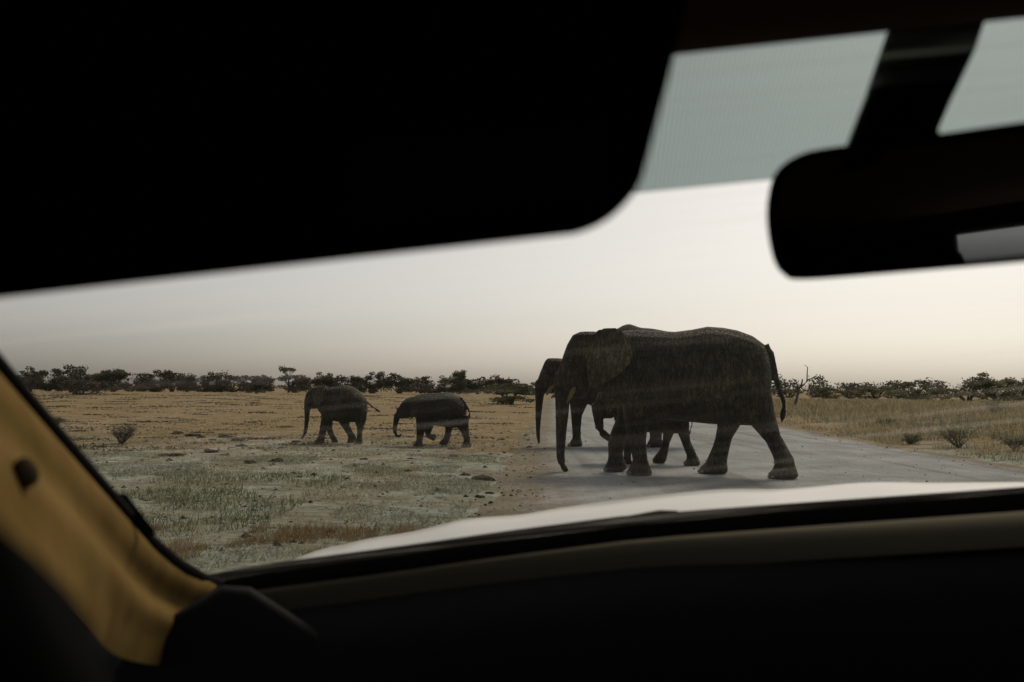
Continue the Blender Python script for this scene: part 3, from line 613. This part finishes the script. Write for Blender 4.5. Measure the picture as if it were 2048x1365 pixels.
# tall dry grass of the right verge
def verge(n, thr, hh, m_, name, label, seed, p=2.0):
    g = np.random.default_rng(seed); Y = 16 + 130 * g.uniform(0, 1, n) ** p; X = np.array([road_right(b) for b in Y]) + .15 + (g.uniform(0, 1, n) ** 1.2) * (6 + Y * .55)
    k = np.array([mnoise.noise(Vector((a * .35, b * .35, seed))) + .5 * mnoise.noise(Vector((a * 1.3, b * 1.3, seed))) > thr for a, b in zip(X, Y)]); X, Y = X[k], Y[k]
    off = X - np.array([road_right(b) for b in Y]); sc = np.clip(.25 + off / 5, .25, 1.0)
    V, F = blades(X, Y, g.uniform(*hh, len(X)) * sc, g.uniform(.006, .012, len(X)) * np.clip(Y / 22, .8, 5), g, .35)
    tag(tri_obj(name, V, F, m_), label, None, None, 'stuff')
verge(110000, -.02, (.15, .55), M['grass_dry'], 'tall_dry_grass', 'tall straw-coloured grass on the right verge', 51)
verge(60000, .05, (.10, .38), M['grass_green'], 'verge_green_grass', 'green grass mixed into the right verge', 63)

# stones and dung on the plain
def lump(g, squash=.6, sub=2, rough=.35):
    bm = bmesh.new(); bmesh.ops.create_icosphere(bm, subdivisions=sub, radius=1); s = Vector(tuple(g.uniform(0, 50, 3)))
    for v in bm.verts:
        k = 1 + rough * mnoise.noise(v.co * 1.3 + s) + rough * .5 * mnoise.noise(v.co * 3 + s); v.co = v.co * k; v.co.z = max(v.co.z * squash, -.18)
    me = bpy.data.meshes.new('lump'); bm.to_mesh(me); bm.free(); return me
g2 = np.random.default_rng(8)
dl = [lump(g2, .55, 3, .55) for _ in range(5)]; sl_ = [lump(g2, .6, 2, .4) for _ in range(5)]
for m_ in dl: m_.materials.append(M['dung']); m_.polygons.foreach_set('use_smooth', [True] * len(m_.polygons))
for m_ in sl_: m_.materials.append(M['stone'])
DU = [(329,912,9),(351,912,13),(356,869,10),(384,873,12),(403,876,8),(420,905,12),(426,881,7),(450,876,11),(450,912,8),(476,882,12),(481,894,9),(502,926,12),(553,924,13),(592,884,7),(729,919,7),(816,944,7),(821,919,6),(907,914,9),(908,899,11),(929,951,10),(958,993,9),(966,958,20),(978,985,8),(1003,880,6),(1060,894,8)]
for i, (x, y, r) in enumerate(sorted(DU)):
    P = ground(x, y); px = np.linalg.norm(P[:2]) / FPX; o = bpy.data.objects.new('dung_pile', dl[i % 5]); COL.objects.link(o)
    o.location = (P[0], P[1], ground_z(P[0], P[1])); o.rotation_euler[2] = i * 1.7; o.scale = (r * px * 1.1, r * px * 1.1, r * px * .85)
    big = 'largest brown' if r == 20 else 'dark brown'
    tag(o, f'{big} dung pile on the plain, {ORD[i]} of the dung piles counted from the left', 'dung', 'dung piles on the plain')
ST = [(380,936,6),(447,932,6),(464,896,9),(485,938,5),(587,907,5),(623,909,6),(688,942,6),(690,911,5),(731,944,5),(755,946,5),(826,910,5),(854,914,6),(994,924,5),(640,1005,5),(786,1010,4),(880,935,4),(540,902,4)]
for i, (x, y, r) in enumerate(sorted(ST)):
    P = ground(x, y); px = np.linalg.norm(P[:2]) / FPX; o = bpy.data.objects.new('stone', sl_[i % 5]); COL.objects.link(o)
    o.location = (P[0], P[1], ground_z(P[0], P[1])); o.rotation_euler[2] = i * 2.3; o.scale = (r * px, r * px * .8, r * px * .8)
    tag(o, f'pale stone lying on the plain, {ORD[i]} of the loose stones from the left', 'stone', 'loose stones on the plain')
# gravel and clods strewn over the near plain and road shoulder
def pebbles(n, box_, m_, name, label, s0, s1, seed, cond):
    g = np.random.default_rng(seed); X = g.uniform(box_[0], box_[1], n); Y = box_[2] + (box_[3] - box_[2]) * g.uniform(0, 1, n) ** 1.2; V_, F_ = [], []
    oct_v = np.array([(1, 0, 0), (-1, 0, 0), (0, 1, 0), (0, -1, 0), (0, 0, 1), (0, 0, -.4)], float); oct_f = np.array([(0, 2, 4), (2, 1, 4), (1, 3, 4), (3, 0, 4), (2, 0, 5), (1, 2, 5), (3, 1, 5), (0, 3, 5)])
    o_ = 0
    for a, b in zip(X, Y):
        if not cond(a, b): continue
        s = g.uniform(s0, s1) * (0.5 + g.uniform() ** 3); v = oct_v * s * g.uniform(.6, 1.3, (6, 1)) * np.array([1, .8, .6]); q = g.uniform(0, 6.28); c, sn = math.cos(q), math.sin(q)
        v = v @ np.array([[c, sn, 0], [-sn, c, 0], [0, 0, 1]]); v += np.array([a, b, max(ground_z(a, b), 0.0 if road_left(b) < a < road_right(b) else -1)]); V_.append(v); F_.append(oct_f + o_); o_ += 6
    tag(tri_obj(name, np.vstack(V_), np.vstack(F_), m_), label, None, None, 'stuff')
pebbles(4200, (-12, 2, 9, 34), M['stone'], 'pale_pebbles', 'pale pebbles strewn over the near plain', .010, .045, 71, lambda a, b: a < road_left(b) + .8)
pebbles(3000, (-14, 2, 9, 40), M['dung'], 'dark_clods', 'dark clods strewn over the near plain', .015, .06, 72, lambda a, b: a < road_left(b) + .3)
pebbles(6000, (-1, 12, 9, 34), M['stone'], 'road_gravel', 'loose gravel on the road', .008, .028, 73, lambda a, b: road_left(b) < a < road_right(b))
pebbles(900, (-1, 12, 9, 34), M['dung'], 'road_litter', 'dark bits of dung and twig on the road', .01, .035, 74, lambda a, b: road_left(b) < a < road_right(b))

# ================================================================== CAR (the cabin from which the herd is seen)
# Own frame: x right, y forward, z up, origin at the eye; the car leans to the left on the edge of the road.
_t = math.radians(6.2)
CX = np.array([math.cos(_t), 0, math.sin(_t)]); CY = np.array([0, 1.0, 0]); CZ = np.array([-math.sin(_t), 0, math.cos(_t)])
CAR_Z = 1.45
def car_world(p): return EYE + p[0] * CX + p[1] * CY + (p[2]) * CZ
def cdir(x, y):
    d = ray(x, y); v = np.array([d @ CX, d @ CY, d @ CZ]); return v / v[1]
def lp(x, y, depth): return cdir(x, y) * depth
car = empty('car')
_o = car_world((0.38, 0, -CAR_Z))
car.matrix_world = Matrix(((CX[0], CY[0], CZ[0], _o[0]), (CX[1], CY[1], CZ[1], _o[1]), (CX[2], CY[2], CZ[2], _o[2]), (0, 0, 0, 1)))
tag(car, 'car cabin seen from the front seat, with dark visor, mirror, dashboard and pale bonnet', 'car')
def cbuild(mb_or, name, m, parent=car, **k):
    v, f = (mb_or.v, mb_or.f) if isinstance(mb_or, MB) else mb_or
    v = [(p[0] - 0.38, p[1], p[2] + CAR_Z) for p in v]
    o = mesh_obj(name, v, f, m, parent, **k)
    return o
M['trim'] = mat('black_trim', (0.004, 0.0037, 0.0035), 0.9, 0.05)
M['visor'] = mat('visor_cloth', (0.004, 0.0035, 0.003), 0.98, 0.03)
M['visor_label'] = mat('visor_label', (0.022, 0.020, 0.016), 0.9, 0.03)
M['lining'] = mat('roof_lining', (0.30, 0.19, 0.13), 0.98, 0.03)
def pillar_mat():
    m = mat('beige_pillar_trim', (0.40, 0.25, 0.085), 0.9, 0.03)
    n = noise_node(m, 14, 4, 0.6, mapping(m, (1, 1, 1)))
    L(m, ramp(m, n.outputs[0], [(0.35, (0.135, 0.084, 0.024)), (0.65, (0.185, 0.122, 0.040))]).outputs[0], base(m)); return m
M['pillar'] = pillar_mat()
def dash_mat():
    m = mat('dash_plastic', (0.0125, 0.0135, 0.014), 0.75, 0.08)
    n = noise_node(m, 260, 3, 0.6, mapping(m, (1, 1, 1))); bump(m, n.outputs[0], 0.001, 0.6); return m
M['dash'] = dash_mat(); M['grille'] = mat('black_grille', (0.002, 0.002, 0.002), 1.0, 0.0)
M['paint'] = mat('white_car_paint', (0.47, 0.455, 0.415), 0.35, 0.4, Coat_Weight=0.4, Coat_Roughness=0.12)
M['mirror'] = mat('mirror_glass', (0.85, 0.86, 0.88), 0.02, 0.5, Metallic=1.0)
M['seat'] = mat('seat_cloth', (0.006, 0.005, 0.005), 0.98, 0.03)
def glass_mat():
    m = bpy.data.materials.new('windscreen_glass'); m.use_nodes = True; t = m.node_tree; t.nodes.remove(t.nodes['Principled BSDF'])
    tr = N(m, 'ShaderNodeBsdfTransparent'); tr.inputs[0].default_value = (0.955, 0.965, 0.955, 1)
    df = N(m, 'ShaderNodeBsdfTranslucent'); df.inputs[0].default_value = (0.8, 0.78, 0.72, 1)
    v = mapping(m, (0.5, 1, 60), rot=(0, 0.03, 0)); n = noise_node(m, 3.0, 4, 0.7, v, 0.2)
    v2 = mapping(m, (1, 1, 1)); n2 = noise_node(m, 3.0, 3, 0.6, v2)
    mu = N(m, 'ShaderNodeMath', operation='MULTIPLY'); L(m, ramp(m, n.outputs[0], [(0.5, (0, 0, 0)), (0.66, (1, 1, 1))]).outputs[0], mu.inputs[0])
    L(m, ramp(m, n2.outputs[0], [(0.4, (0.1, 0.1, 0.1)), (0.65, (1, 1, 1))]).outputs[0], mu.inputs[1])
    m2 = N(m, 'ShaderNodeMath', operation='MULTIPLY_ADD'); L(m, mu.outputs[0], m2.inputs[0]); m2.inputs[1].default_value = 0.20; m2.inputs[2].default_value = 0.006
    mx = N(m, 'ShaderNodeMixShader'); L(m, m2.outputs[0], mx.inputs[0]); L(m, tr.outputs[0], mx.inputs[1]); L(m, df.outputs[0], mx.inputs[2])
    L(m, mx.outputs[0], t.nodes['Material Output'].inputs[0]); return m
M['glass'] = glass_mat()
def dimming_mat():
    m = bpy.data.materials.new('dimming_glass'); m.use_nodes = True; t = m.node_tree; t.nodes.remove(t.nodes['Principled BSDF'])
    tr = N(m, 'ShaderNodeBsdfTransparent'); tr.inputs[0].default_value = (0.14, 0.15, 0.15, 1); L(m, tr.outputs[0], t.nodes['Material Output'].inputs[0]); return m
M['dimming'] = dimming_mat()  # dark tint added to the unseen side windows to dim the cabin
def band_mat():
    m = bpy.data.materials.new('shade_band'); m.use_nodes = True; t = m.node_tree; t.nodes.remove(t.nodes['Principled BSDF'])
    tr = N(m, 'ShaderNodeBsdfTransparent')
    wv = N(m, 'ShaderNodeTexWave', wave_type='BANDS', bands_direction='X'); wv.inputs['Scale'].default_value = 1.0
    L(m, mapping(m, (105, 0.01, -36)), wv.inputs['Vector'])
    L(m, ramp(m, wv.outputs['Fac'], [(0.25, (0.23, 0.28, 0.28)), (0.75, (0.385, 0.445, 0.44))]).outputs[0], tr.inputs[0])
    L(m, tr.outputs[0], t.nodes['Material Output'].inputs[0]); return m
M['band'] = band_mat()

def slab(pts, thick, bev, nrm, seg=3):
    """A flat panel with rounded edges: outline points on its face, thickness along -nrm."""
    bm = bmesh.new(); nrm = Vector(nrm).normalized()
    f = bm.faces.new([bm.verts.new(Vector(tuple(p))) for p in pts])
    f.normal_update()
    if f.normal.dot(nrm) < 0: f.normal_flip()
    r = bmesh.ops.extrude_face_region(bm, geom=[f]); vs = [g for g in r['geom'] if isinstance(g, bmesh.types.BMVert)]
    bmesh.ops.translate(bm, verts=vs, vec=-nrm * thick)
    bmesh.ops.recalc_face_normals(bm, faces=bm.faces)
    cap = [e for e in bm.edges if sum(1 for q in e.link_faces if abs(q.normal.dot(nrm)) > 0.9) == 1]
    if bev: bmesh.ops.bevel(bm, geom=cap, offset=bev, segments=seg, profile=0.5, affect='EDGES', clamp_overlap=True)
    bm.verts.index_update(); v = [tuple(q.co) for q in bm.verts]; fs = [tuple(q.index for q in g.verts) for g in bm.faces]; bm.free(); return v, fs
def on_plane(px, P0, n):
    d = cdir(*px); return d * ((np.array(P0) @ n) / (d @ n))
def curve(pts, per=6):                         # smooth closed outline through the points
    n = len(pts); out = []
    for i in range(n):
        a, b, c, d = (np.array(pts[(i + k) % n], float) for k in (-1, 0, 1, 2))
        for k in range(per):
            t = k / per; out.append(0.5 * ((2 * b) + (c - a) * t + (2 * a - 5 * b + 4 * c - d) * t * t + (3 * b - a - 3 * c + d) * t ** 3))
    return out
def box(x0, x1, y0, y1, z0, z1):
    v = [(x, y, z) for x in (x0, x1) for y in (y0, y1) for z in (z0, z1)]
    return v, [(0, 1, 3, 2), (4, 6, 7, 5), (0, 4, 5, 1), (2, 3, 7, 6), (0, 2, 6, 4), (1, 5, 7, 3)]

# --- windscreen: sloping sheet between the header and the foot of the glass
HEAD_Y = 0.56; HEAD_Z = lp(1570, 78, HEAD_Y)[2]
FOOT_Y = 1.36; FOOT_Z = lp(1250, 1046, FOOT_Y)[2]
XL, XR = -0.72, 1.32
def wind(x, t, off=0.0):                        # t 0 at the header, 1 at the foot
    u = (x - 0.38) / 1.0; bow = -0.10 * u * u * (0.3 + 0.7 * t)
    return (x, HEAD_Y + (FOOT_Y - HEAD_Y) * t + bow * 0.5 - off, HEAD_Z + 0.012 + (FOOT_Z - 0.03 - HEAD_Z) * t - off * 0.5)
def sheet(t0, t1, off, nx=24, nt=10):
    v = [wind(XL + (XR - XL) * i / nx, t0 + (t1 - t0) * j / nt, off) for j in range(nt + 1) for i in range(nx + 1)]
    return v, [(j * (nx + 1) + i, j * (nx + 1) + i + 1, (j + 1) * (nx + 1) + i + 1, (j + 1) * (nx + 1) + i) for j in range(nt) for i in range(nx)]
ws = cbuild(sheet(-0.03, 1.06, 0.0), 'windscreen', M['glass'], smooth=True)
# foot of the shade band: where the ray of its lower edge meets the glass
_d = cdir(1410, 371); _best = min(np.linspace(0, 0.6, 601), key=lambda t: abs(wind(0.2, t)[2] - _d[2] * wind(0.2, t)[1]))
cbuild(sheet(-0.03, _best, 0.003), 'shade_band', M['band'], ws, smooth=True)

# --- roof lining with a rolled front lip, and the rails above the doors
prof = [(HEAD_Y + 0.045, HEAD_Z + 0.045), (HEAD_Y + 0.03, HEAD_Z + 0.012), (HEAD_Y + 0.005, HEAD_Z), (HEAD_Y - 0.03, HEAD_Z + 0.002), (HEAD_Y - 0.08, HEAD_Z + 0.02),
        (0.3, HEAD_Z + 0.07), (-0.3, HEAD_Z + 0.12), (-1.2, HEAD_Z + 0.13), (-2.3, HEAD_Z + 0.06)]
def extrude_x(profile, xs, thick_z=None, zfun=None):
    v = []; n = len(profile)
    for x in xs:
        for y, z in profile: v.append((x, y, z + (zfun(x, y) if zfun else 0)))
    f = [(i * n + k, (i + 1) * n + k, (i + 1) * n + k + 1, i * n + k + 1) for i in range(len(xs) - 1) for k in range(n - 1)]
    return v, f
xs = list(np.linspace(-0.60, 1.36, 15))
closed = prof + [(-2.3, HEAD_Z + 0.12), (-1.2, HEAD_Z + 0.19), (0.3, HEAD_Z + 0.13)]
mbr = MB(); mbr.rings([[(x, y, z - 0.02 * ((x - .38) / 1.0) ** 2) for y, z in closed] for x in xs])
cbuild(mbr, 'roof_lining', M['lining'], smooth=True, sharp=50)

# --- sun visor, folded down in front of the passenger
vis_n = np.array([0.02, -1.0, -0.10]); vis_n /= np.linalg.norm(vis_n); VP = lp(700, 500, 0.42)
out_px = [(-260, 622), (200, 570), (700, 514), (1100, 470), (1165, 461), (1215, 440), (1255, 405), (1283, 365), (1300, 310), (1325, 215), (1350, 120), (1372, 20), (1385, -60),
          (1370, -105), (1320, -120), (600, -60), (-260, 10)]
vpx = []
for a, b, c2, d2 in zip([out_px[0]] + out_px[:-1], out_px, out_px[1:], out_px[2:] + [out_px[-1]]):
    a, b, c2, d2 = (np.array(q, float) for q in (a, b, c2, d2)); vpx += [0.5 * (2 * b + (c2 - a) * t + (2 * a - 5 * b + 4 * c2 - d2) * t * t + (3 * b - a - 3 * c2 + d2) * t ** 3) if 1080 < b[0] < 1400 and b[1] > -50 else b + (c2 - b) * t for t in (0, .25, .5, .75)]
vpx.append(np.array(out_px[-1], float))
visor = cbuild(slab([on_plane(p, VP, vis_n) for p in vpx], 0.024, 0.009, vis_n, 4), 'sun_visor', M['visor'], smooth=True, sharp=45)
lab = [(690, 290), (1210, 238), (1222, 400), (705, 455)]
cbuild(slab([on_plane(p, VP + vis_n * 0.0006, vis_n) for p in lab], 0.0004, 0, vis_n), 'warning_label', M['visor_label'], visor)
hp = MB(); a_, b_ = lp(1375, -95, 0.44), lp(1470, 60, 0.50); hp.tube([lp(1180, -100, 0.45), lp(1330, -90, 0.46), lp(1335, -60, 0.49)], 0.006, 8); cbuild(hp, 'visor_arm', M['trim'], visor, smooth=True)

# --- rear-view mirror on its stalk
MP = lp(1905, 470, 0.60); TGT = np.array([-0.10, -2.30, 0.165])
mn = (TGT - MP) / np.linalg.norm(TGT - MP) - MP / np.linalg.norm(MP); mn /= np.linalg.norm(mn)
hous = curve([(1533, 440), (1538, 378), (1556, 336), (1600, 306), (1665, 291), (1850, 268), (2048, 240), (2230, 215), (2300, 225), (2330, 270), (2335, 400), (2325, 465), (2290, 498), (2200, 508), (2048, 521), (1800, 542), (1610, 556), (1568, 546), (1545, 512)], 4)
mir = cbuild(slab([on_plane(p, MP, mn) for p in hous], 0.034, 0.011, mn, 4), 'rear_view_mirror', M['trim'], smooth=True, sharp=40)
gl = curve([(1550, 440), (1555, 385), (1572, 350), (1610, 324), (1670, 310), (1850, 288), (2048, 262), (2225, 238), (2285, 248), (2308, 290), (2312, 400), (2304, 450), (2270, 480), (2190, 490), (2048, 511), (1800, 532), (1620, 545), (1580, 536), (1560, 505)], 4)
cbuild(slab([on_plane(p, MP + mn * 0.0012, mn) for p in gl], 0.001, 0, mn), 'mirror_glass', M['mirror'], mir)
sp = [(1798, 30), (1990, 5), (1960, 90), (1912, 190), (1886, 252), (1895, 300), (1690, 330), (1712, 272), (1755, 160)]
st_n = np.array([0.05, -1, 0.25]); st_n /= np.linalg.norm(st_n)
cbuild(slab([on_plane(p, lp(1850, 200, 0.615), st_n) for p in sp], 0.03, 0.008, st_n), 'mirror_stalk', M['trim'], mir, smooth=True, sharp=40)

# --- left windscreen pillar: beige trim with a rubber seal along the glass
edge = [(-420, 250, .50), (-200, 500, .60), (0, 742, .74), (100, 858, .83), (200, 972, .94), (290, 1072, 1.06), (345, 1118, 1.17), (400, 1150, 1.28), (470, 1172, 1.36)]
near = [(-620, 560, .40), (-300, 800, .46), (0, 1075, .54), (90, 1150, .60), (160, 1215, .68), (205, 1275, .80), (225, 1310, .92), (300, 1330, 1.1), (380, 1335, 1.2)]
def prof_bulge(u): return 0.020 * math.sin(math.pi * min(1, u * 3.2)) * (u < 0.3125) - 0.016 * math.exp(-((u - 0.40) / 0.09) ** 2) + 0.016 * math.exp(-((u - 0.60) / 0.12) ** 2) - 0.05 * max(0, u - 0.72) ** 1.2
NU = 28; pv = []
for e, q in zip(edge, near):
    a = lp(e[0], e[1], e[2]); b = lp(q[0], q[1], q[2])
    nrm = np.array([0.75, -0.6, 0.25])
    for i in range(NU + 1):
        u = i / NU; pv.append(a + (b - a) * u + nrm * 0.5 * prof_bulge(u) * min(1.0, e[2]))
pf = [(j * (NU + 1) + i, j * (NU + 1) + i + 1, (j + 1) * (NU + 1) + i + 1, (j + 1) * (NU + 1) + i) for j in range(len(edge) - 1) for i in range(NU)]
pil = cbuild((pv, pf), 'windscreen_pillar', M['pillar'], smooth=True)
pil.modifiers.new('s', 'SUBSURF').render_levels = 1
sl = MB(); sl.tube([lp(e[0] + 6, e[1] + 10, e[2]) for e in edge], 0.0085, 10); cbuild(sl, 'rubber_seal', M['trim'], pil, smooth=True)
cap = MB(); cc = lp(52, 945, 0.635)
cap.rings([[cc + r * (math.cos(q) * np.array([0.3, 0.35, -0.88]) * 1.5 + math.sin(q) * np.array([0.45, 0.75, 0.45])) + np.array([.75, -.6, .25]) * h for q in np.linspace(0, 2 * math.pi, 16, endpoint=False)] for r, h in ((.0065, -.008), (.0065, .003), (.0045, .004))])
cbuild(cap, 'screw_cap', mat('grey_cap', (0.085, 0.066, 0.038), 0.95, 0.05), pil, smooth=True, sharp=40)
hold = [(228, 986), (252, 986), (308, 1058), (300, 1078), (262, 1040)]
hn = np.array([0.1, -0.8, 0.6]); hn /= np.linalg.norm(hn)
cbuild(slab([on_plane(p, lp(265, 1030, 1.0), hn) for p in hold], 0.008, 0.002, hn), 'sticker_holder', M['trim'], ws)

# --- dashboard: level top under the glass, rounded crest, face falling away towards the seats
_fl = [lp(a, b, FOOT_Y) for a, b in ((250, 1190), (420, 1160), (548, 1138), (800, 1105), (1000, 1076), (1256, 1043), (1537, 1022), (2048, 986), (2800, 935))]
def dash_drop(x, y): return float(np.interp(x, [q[0] for q in _fl], [q[2] for q in _fl])) - FOOT_Z
DZ = lp(1500, 1100, 1.05)[2]
dprof = [(FOOT_Y + 0.10, FOOT_Z - 0.05), (FOOT_Y + 0.02, FOOT_Z - 0.008), (FOOT_Y - 0.08, FOOT_Z - 0.010), (1.25, FOOT_Z - 0.013), (1.22, FOOT_Z - 0.020), (1.19, FOOT_Z - 0.033), (1.165, FOOT_Z - 0.055), (1.145, FOOT_Z - 0.09), (1.13, FOOT_Z - 0.15), (1.12, FOOT_Z - 0.22), (1.09, FOOT_Z - 0.30), (1.0, FOOT_Z - 0.55), (1.1, FOOT_Z - 0.75)]
xs = list(np.linspace(-0.62, 1.36, 30))
dash = cbuild(extrude_x(dprof, xs, zfun=dash_drop), 'dashboard', M['dash'], smooth=True)
cbuild(extrude_x([(FOOT_Y + 0.03, FOOT_Z + 0.004), (FOOT_Y - 0.02, FOOT_Z + 0.002), (FOOT_Y - 0.12, FOOT_Z - 0.004), (FOOT_Y - 0.135, FOOT_Z - 0.03)], xs, zfun=dash_drop), 'defroster_grille', M['grille'], dash, smooth=True)
lv = []
for x in np.linspace(-0.40, 1.34, 28):                       # added olive strip painting the lit band of the dash, widening to the right
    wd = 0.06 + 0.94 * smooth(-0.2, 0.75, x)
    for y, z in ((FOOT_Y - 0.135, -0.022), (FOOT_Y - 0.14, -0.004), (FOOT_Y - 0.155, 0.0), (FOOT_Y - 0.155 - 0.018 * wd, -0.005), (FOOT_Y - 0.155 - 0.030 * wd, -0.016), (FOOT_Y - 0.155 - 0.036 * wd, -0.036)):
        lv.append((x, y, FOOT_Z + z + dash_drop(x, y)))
cbuild((lv, [(i * 6 + k, (i + 1) * 6 + k, (i + 1) * 6 + k + 1, i * 6 + k + 1) for i in range(27) for k in range(5)]), 'dash_highlight', mat('olive_highlight', (0.115, 0.105, 0.072), 0.95, 0.05), dash, smooth=True)

en = np.array([0.25, -1, 0.35]); en /= np.linalg.norm(en)
cbuild(slab([on_plane(p, lp(420, 1168, 1.16), en) for p in ((440, 1168), (330, 1236), (250, 1294), (214, 1345), (230, 1450), (900, 1450), (700, 1300), (560, 1210), (500, 1172))], 0.10, 0.012, en), 'side_vent_housing', M['dash'], dash, smooth=True, sharp=40)
# --- bonnet: pale panel with raised ribs; its far outline is a crest that rolls away towards the grille
cont = [(430, 1190), (490, 1160), (548, 1136), (587, 1114), (642, 1097), (681, 1092), (712, 1081), (790, 1071), (837, 1061), (880, 1050), (926, 1037), (1008, 1034), (1063, 1028), (1121, 1016), (1199, 1006), (1246, 999), (1340, 988), (1440, 978), (1491, 976), (1588, 978), (1665, 971), (1742, 963), (1798, 961.5), (1870, 964), (1960, 963), (2048, 962), (2200, 962), (2400, 975), (2600, 1000), (2800, 1040)]
bv = []; KB = 9
for x, y in cont:
    c = lp(x, y, 2.15)
    for k, (yy, dz) in enumerate([(1.47, -0.050), (1.6, -0.030), (1.75, -0.012), (1.95, -0.002), (2.15, 0.0), (2.35, -0.022), (2.5, -0.06), (2.6, -0.14), (2.63, -0.32)]):
        flat = 0.55 if k < 3 else 1.0
        bv.append((c[0], yy, c[2] + dz + (0.0 if yy > 2.0 else (2.15 - yy) * c[2] / 2.15 * 0.0)))
bf = [(i * KB + k, (i + 1) * KB + k, (i + 1) * KB + k + 1, i * KB + k + 1) for i in range(len(cont) - 1) for k in range(KB - 1)]
bon = cbuild((bv, bf), 'bonnet', M['paint'], smooth=True)
ss = bon.modifiers.new('s', 'SUBSURF'); ss.render_levels = 2
cbuild(box(-0.62, 1.4, FOOT_Y + 0.03, 1.50, FOOT_Z - 0.12, FOOT_Z - 0.06), 'scuttle', M['trim'])
wp = MB(); wp.tube([lp(1000, 1082, 1.41), lp(1180, 1054, 1.42), lp(1320, 1033, 1.43), lp(1355, 1030, 1.44)], [.004, .006, .009, .006], 8); cbuild(wp, 'wiper', M['trim'], smooth=True)

dt = [(-700, 640, .25), (-350, 830, .27), (0, 1050, .31), (80, 1120, .34), (145, 1190, .38), (185, 1255, .42), (205, 1320, .46), (225, 1420, .50), (235, 1600, .52)]
dv = []
for x, y, d in dt:
    p = lp(x, y, d * 0.62); dv += [p + np.array([0.0, 0, 0]), p + np.array([-.05, 0, -.002]), p + np.array([.012, -.01, -.03]), p + np.array([0.02, -.02, -.6])]
cbuild((dv, [(i * 4 + a, i * 4 + b, (i + 1) * 4 + b, (i + 1) * 4 + a) for i in range(len(dt) - 1) for a, b in ((1, 0), (0, 2), (2, 3))]), 'door_trim', M['trim'], smooth=True)
# --- doors, rear end and seats: dark, mostly met in the mirror
for sx, x0, x1 in ((-1, -0.64, -0.56), (1, 1.30, 1.38)):
    door = cbuild(box(x0, x1, -0.55, 0.92, -1.1, -0.26), 'front_door', M['trim'])
    cbuild(box(x0 + .02, x1 - .02, -0.55, 0.62, -0.26, -0.24), 'window_rubber', M['trim'], door)
    cbuild(box((x0 + x1) / 2 - .003, (x0 + x1) / 2 + .003, -0.55, 0.60, -0.24, HEAD_Z + 0.05), 'side_window', M['dimming'], door)
    rd = cbuild(box(x0, x1, -1.70, -0.63, -1.1, -0.22), 'rear_door', M['trim'])
    cbuild(box((x0 + x1) / 2 - .003, (x0 + x1) / 2 + .003, -1.70, -0.65, -0.22, HEAD_Z + 0.06), 'side_window', M['dimming'], rd)
    cbuild(box(x0 - .01, x1 + .01, -0.66, -0.54, -1.1, HEAD_Z + 0.14), 'door_pillar', M['trim'])
    cbuild(box(x0 - .01, x1 + .01, -2.42, -1.72, -1.1, HEAD_Z + 0.14), 'rear_quarter', M['trim'])
gate = cbuild(box(-0.60, 1.36, -2.40, -2.34, -1.1, -0.10), 'tailgate', M['trim'])
cbuild(box(-0.60, 1.36, -2.40, -2.34, 0.165, HEAD_Z + 0.14), 'gate_header', M['trim'], gate)
cbuild(box(-0.60, -0.10, -2.401, -2.341, -0.101, 0.166), 'gate_post', M['trim'], gate)
cbuild(box(0.86, 1.36, -2.401, -2.341, -0.101, 0.166), 'gate_post', M['trim'], gate)
cbuild(box(-0.10, 0.86, -2.373, -2.367, -0.10, 0.165), 'rear_window', M['glass'], gate)
cbuild(box(-0.60, 1.36, -2.40, 1.4, -1.15, -1.10), 'cabin_floor', M['trim'])
for x in (0.0, 0.76):
    bk = slab([(x - .23, -.40, -.75), (x + .23, -.40, -.75), (x + .24, -.50, -.35), (x + .15, -.56, -.14), (x - .15, -.56, -.14), (x - .24, -.50, -.35)], 0.12, 0.04, (0, -1, -.2))
    seat = cbuild(slab([(x - .24, .12, -.75), (x + .24, .12, -.75), (x + .24, -.42, -.78), (x - .24, -.42, -.78)], 0.14, 0.04, (0, 0, 1)), 'front_seat', M['seat'], smooth=True, sharp=60)
    cbuild(bk, 'backrest', M['seat'], seat, smooth=True, sharp=60)
    cbuild(slab(curve([(x - .12, -.60, -.10), (x + .12, -.60, -.10), (x + .13, -.61, .0), (x + .10, -.62, .09), (x - .10, -.62, .09), (x - .13, -.61, .0)], 4), 0.09, 0.03, (0, 1, 0)), 'headrest', M['seat'], seat, smooth=True, sharp=60)
sw = MB(); cw = np.array([0.76, 0.52, -0.42]); ax = np.array([1.0, 0, 0]); ay = np.array([0, 0.45, 0.89])
R_ = [[None] * 8 for _ in range(32)]
for i in range(32):
    q = 2 * math.pi * i / 32; o_ = cw + 0.19 * (math.cos(q) * ax + math.sin(q) * ay); rad = (o_ - cw) / 0.19; up = np.cross(ax, ay)
    for k in range(8): R_[i][k] = o_ + 0.014 * (math.cos(k * math.pi / 4) * rad + math.sin(k * math.pi / 4) * up)
vv = [p for r in R_ for p in r]; ff = [(i * 8 + k, ((i + 1) % 32) * 8 + k, ((i + 1) % 32) * 8 + (k + 1) % 8, i * 8 + (k + 1) % 8) for i in range(32) for k in range(8)]
wheel = cbuild((vv, ff), 'steering_wheel', M['trim'], smooth=True)
hb = MB(); hb.tube([cw + np.cross(ax, ay) * 0.02, cw - np.cross(ax, ay) * 0.10], [0.06, 0.05], 14)
for q in (0.1, math.pi - 0.1, -math.pi / 2): hb.tube([cw, cw + 0.185 * (math.cos(q) * ax + math.sin(q) * ay)], 0.013, 8)
cbuild(hb, 'hub', M['trim'], wheel, smooth=True, sharp=40)
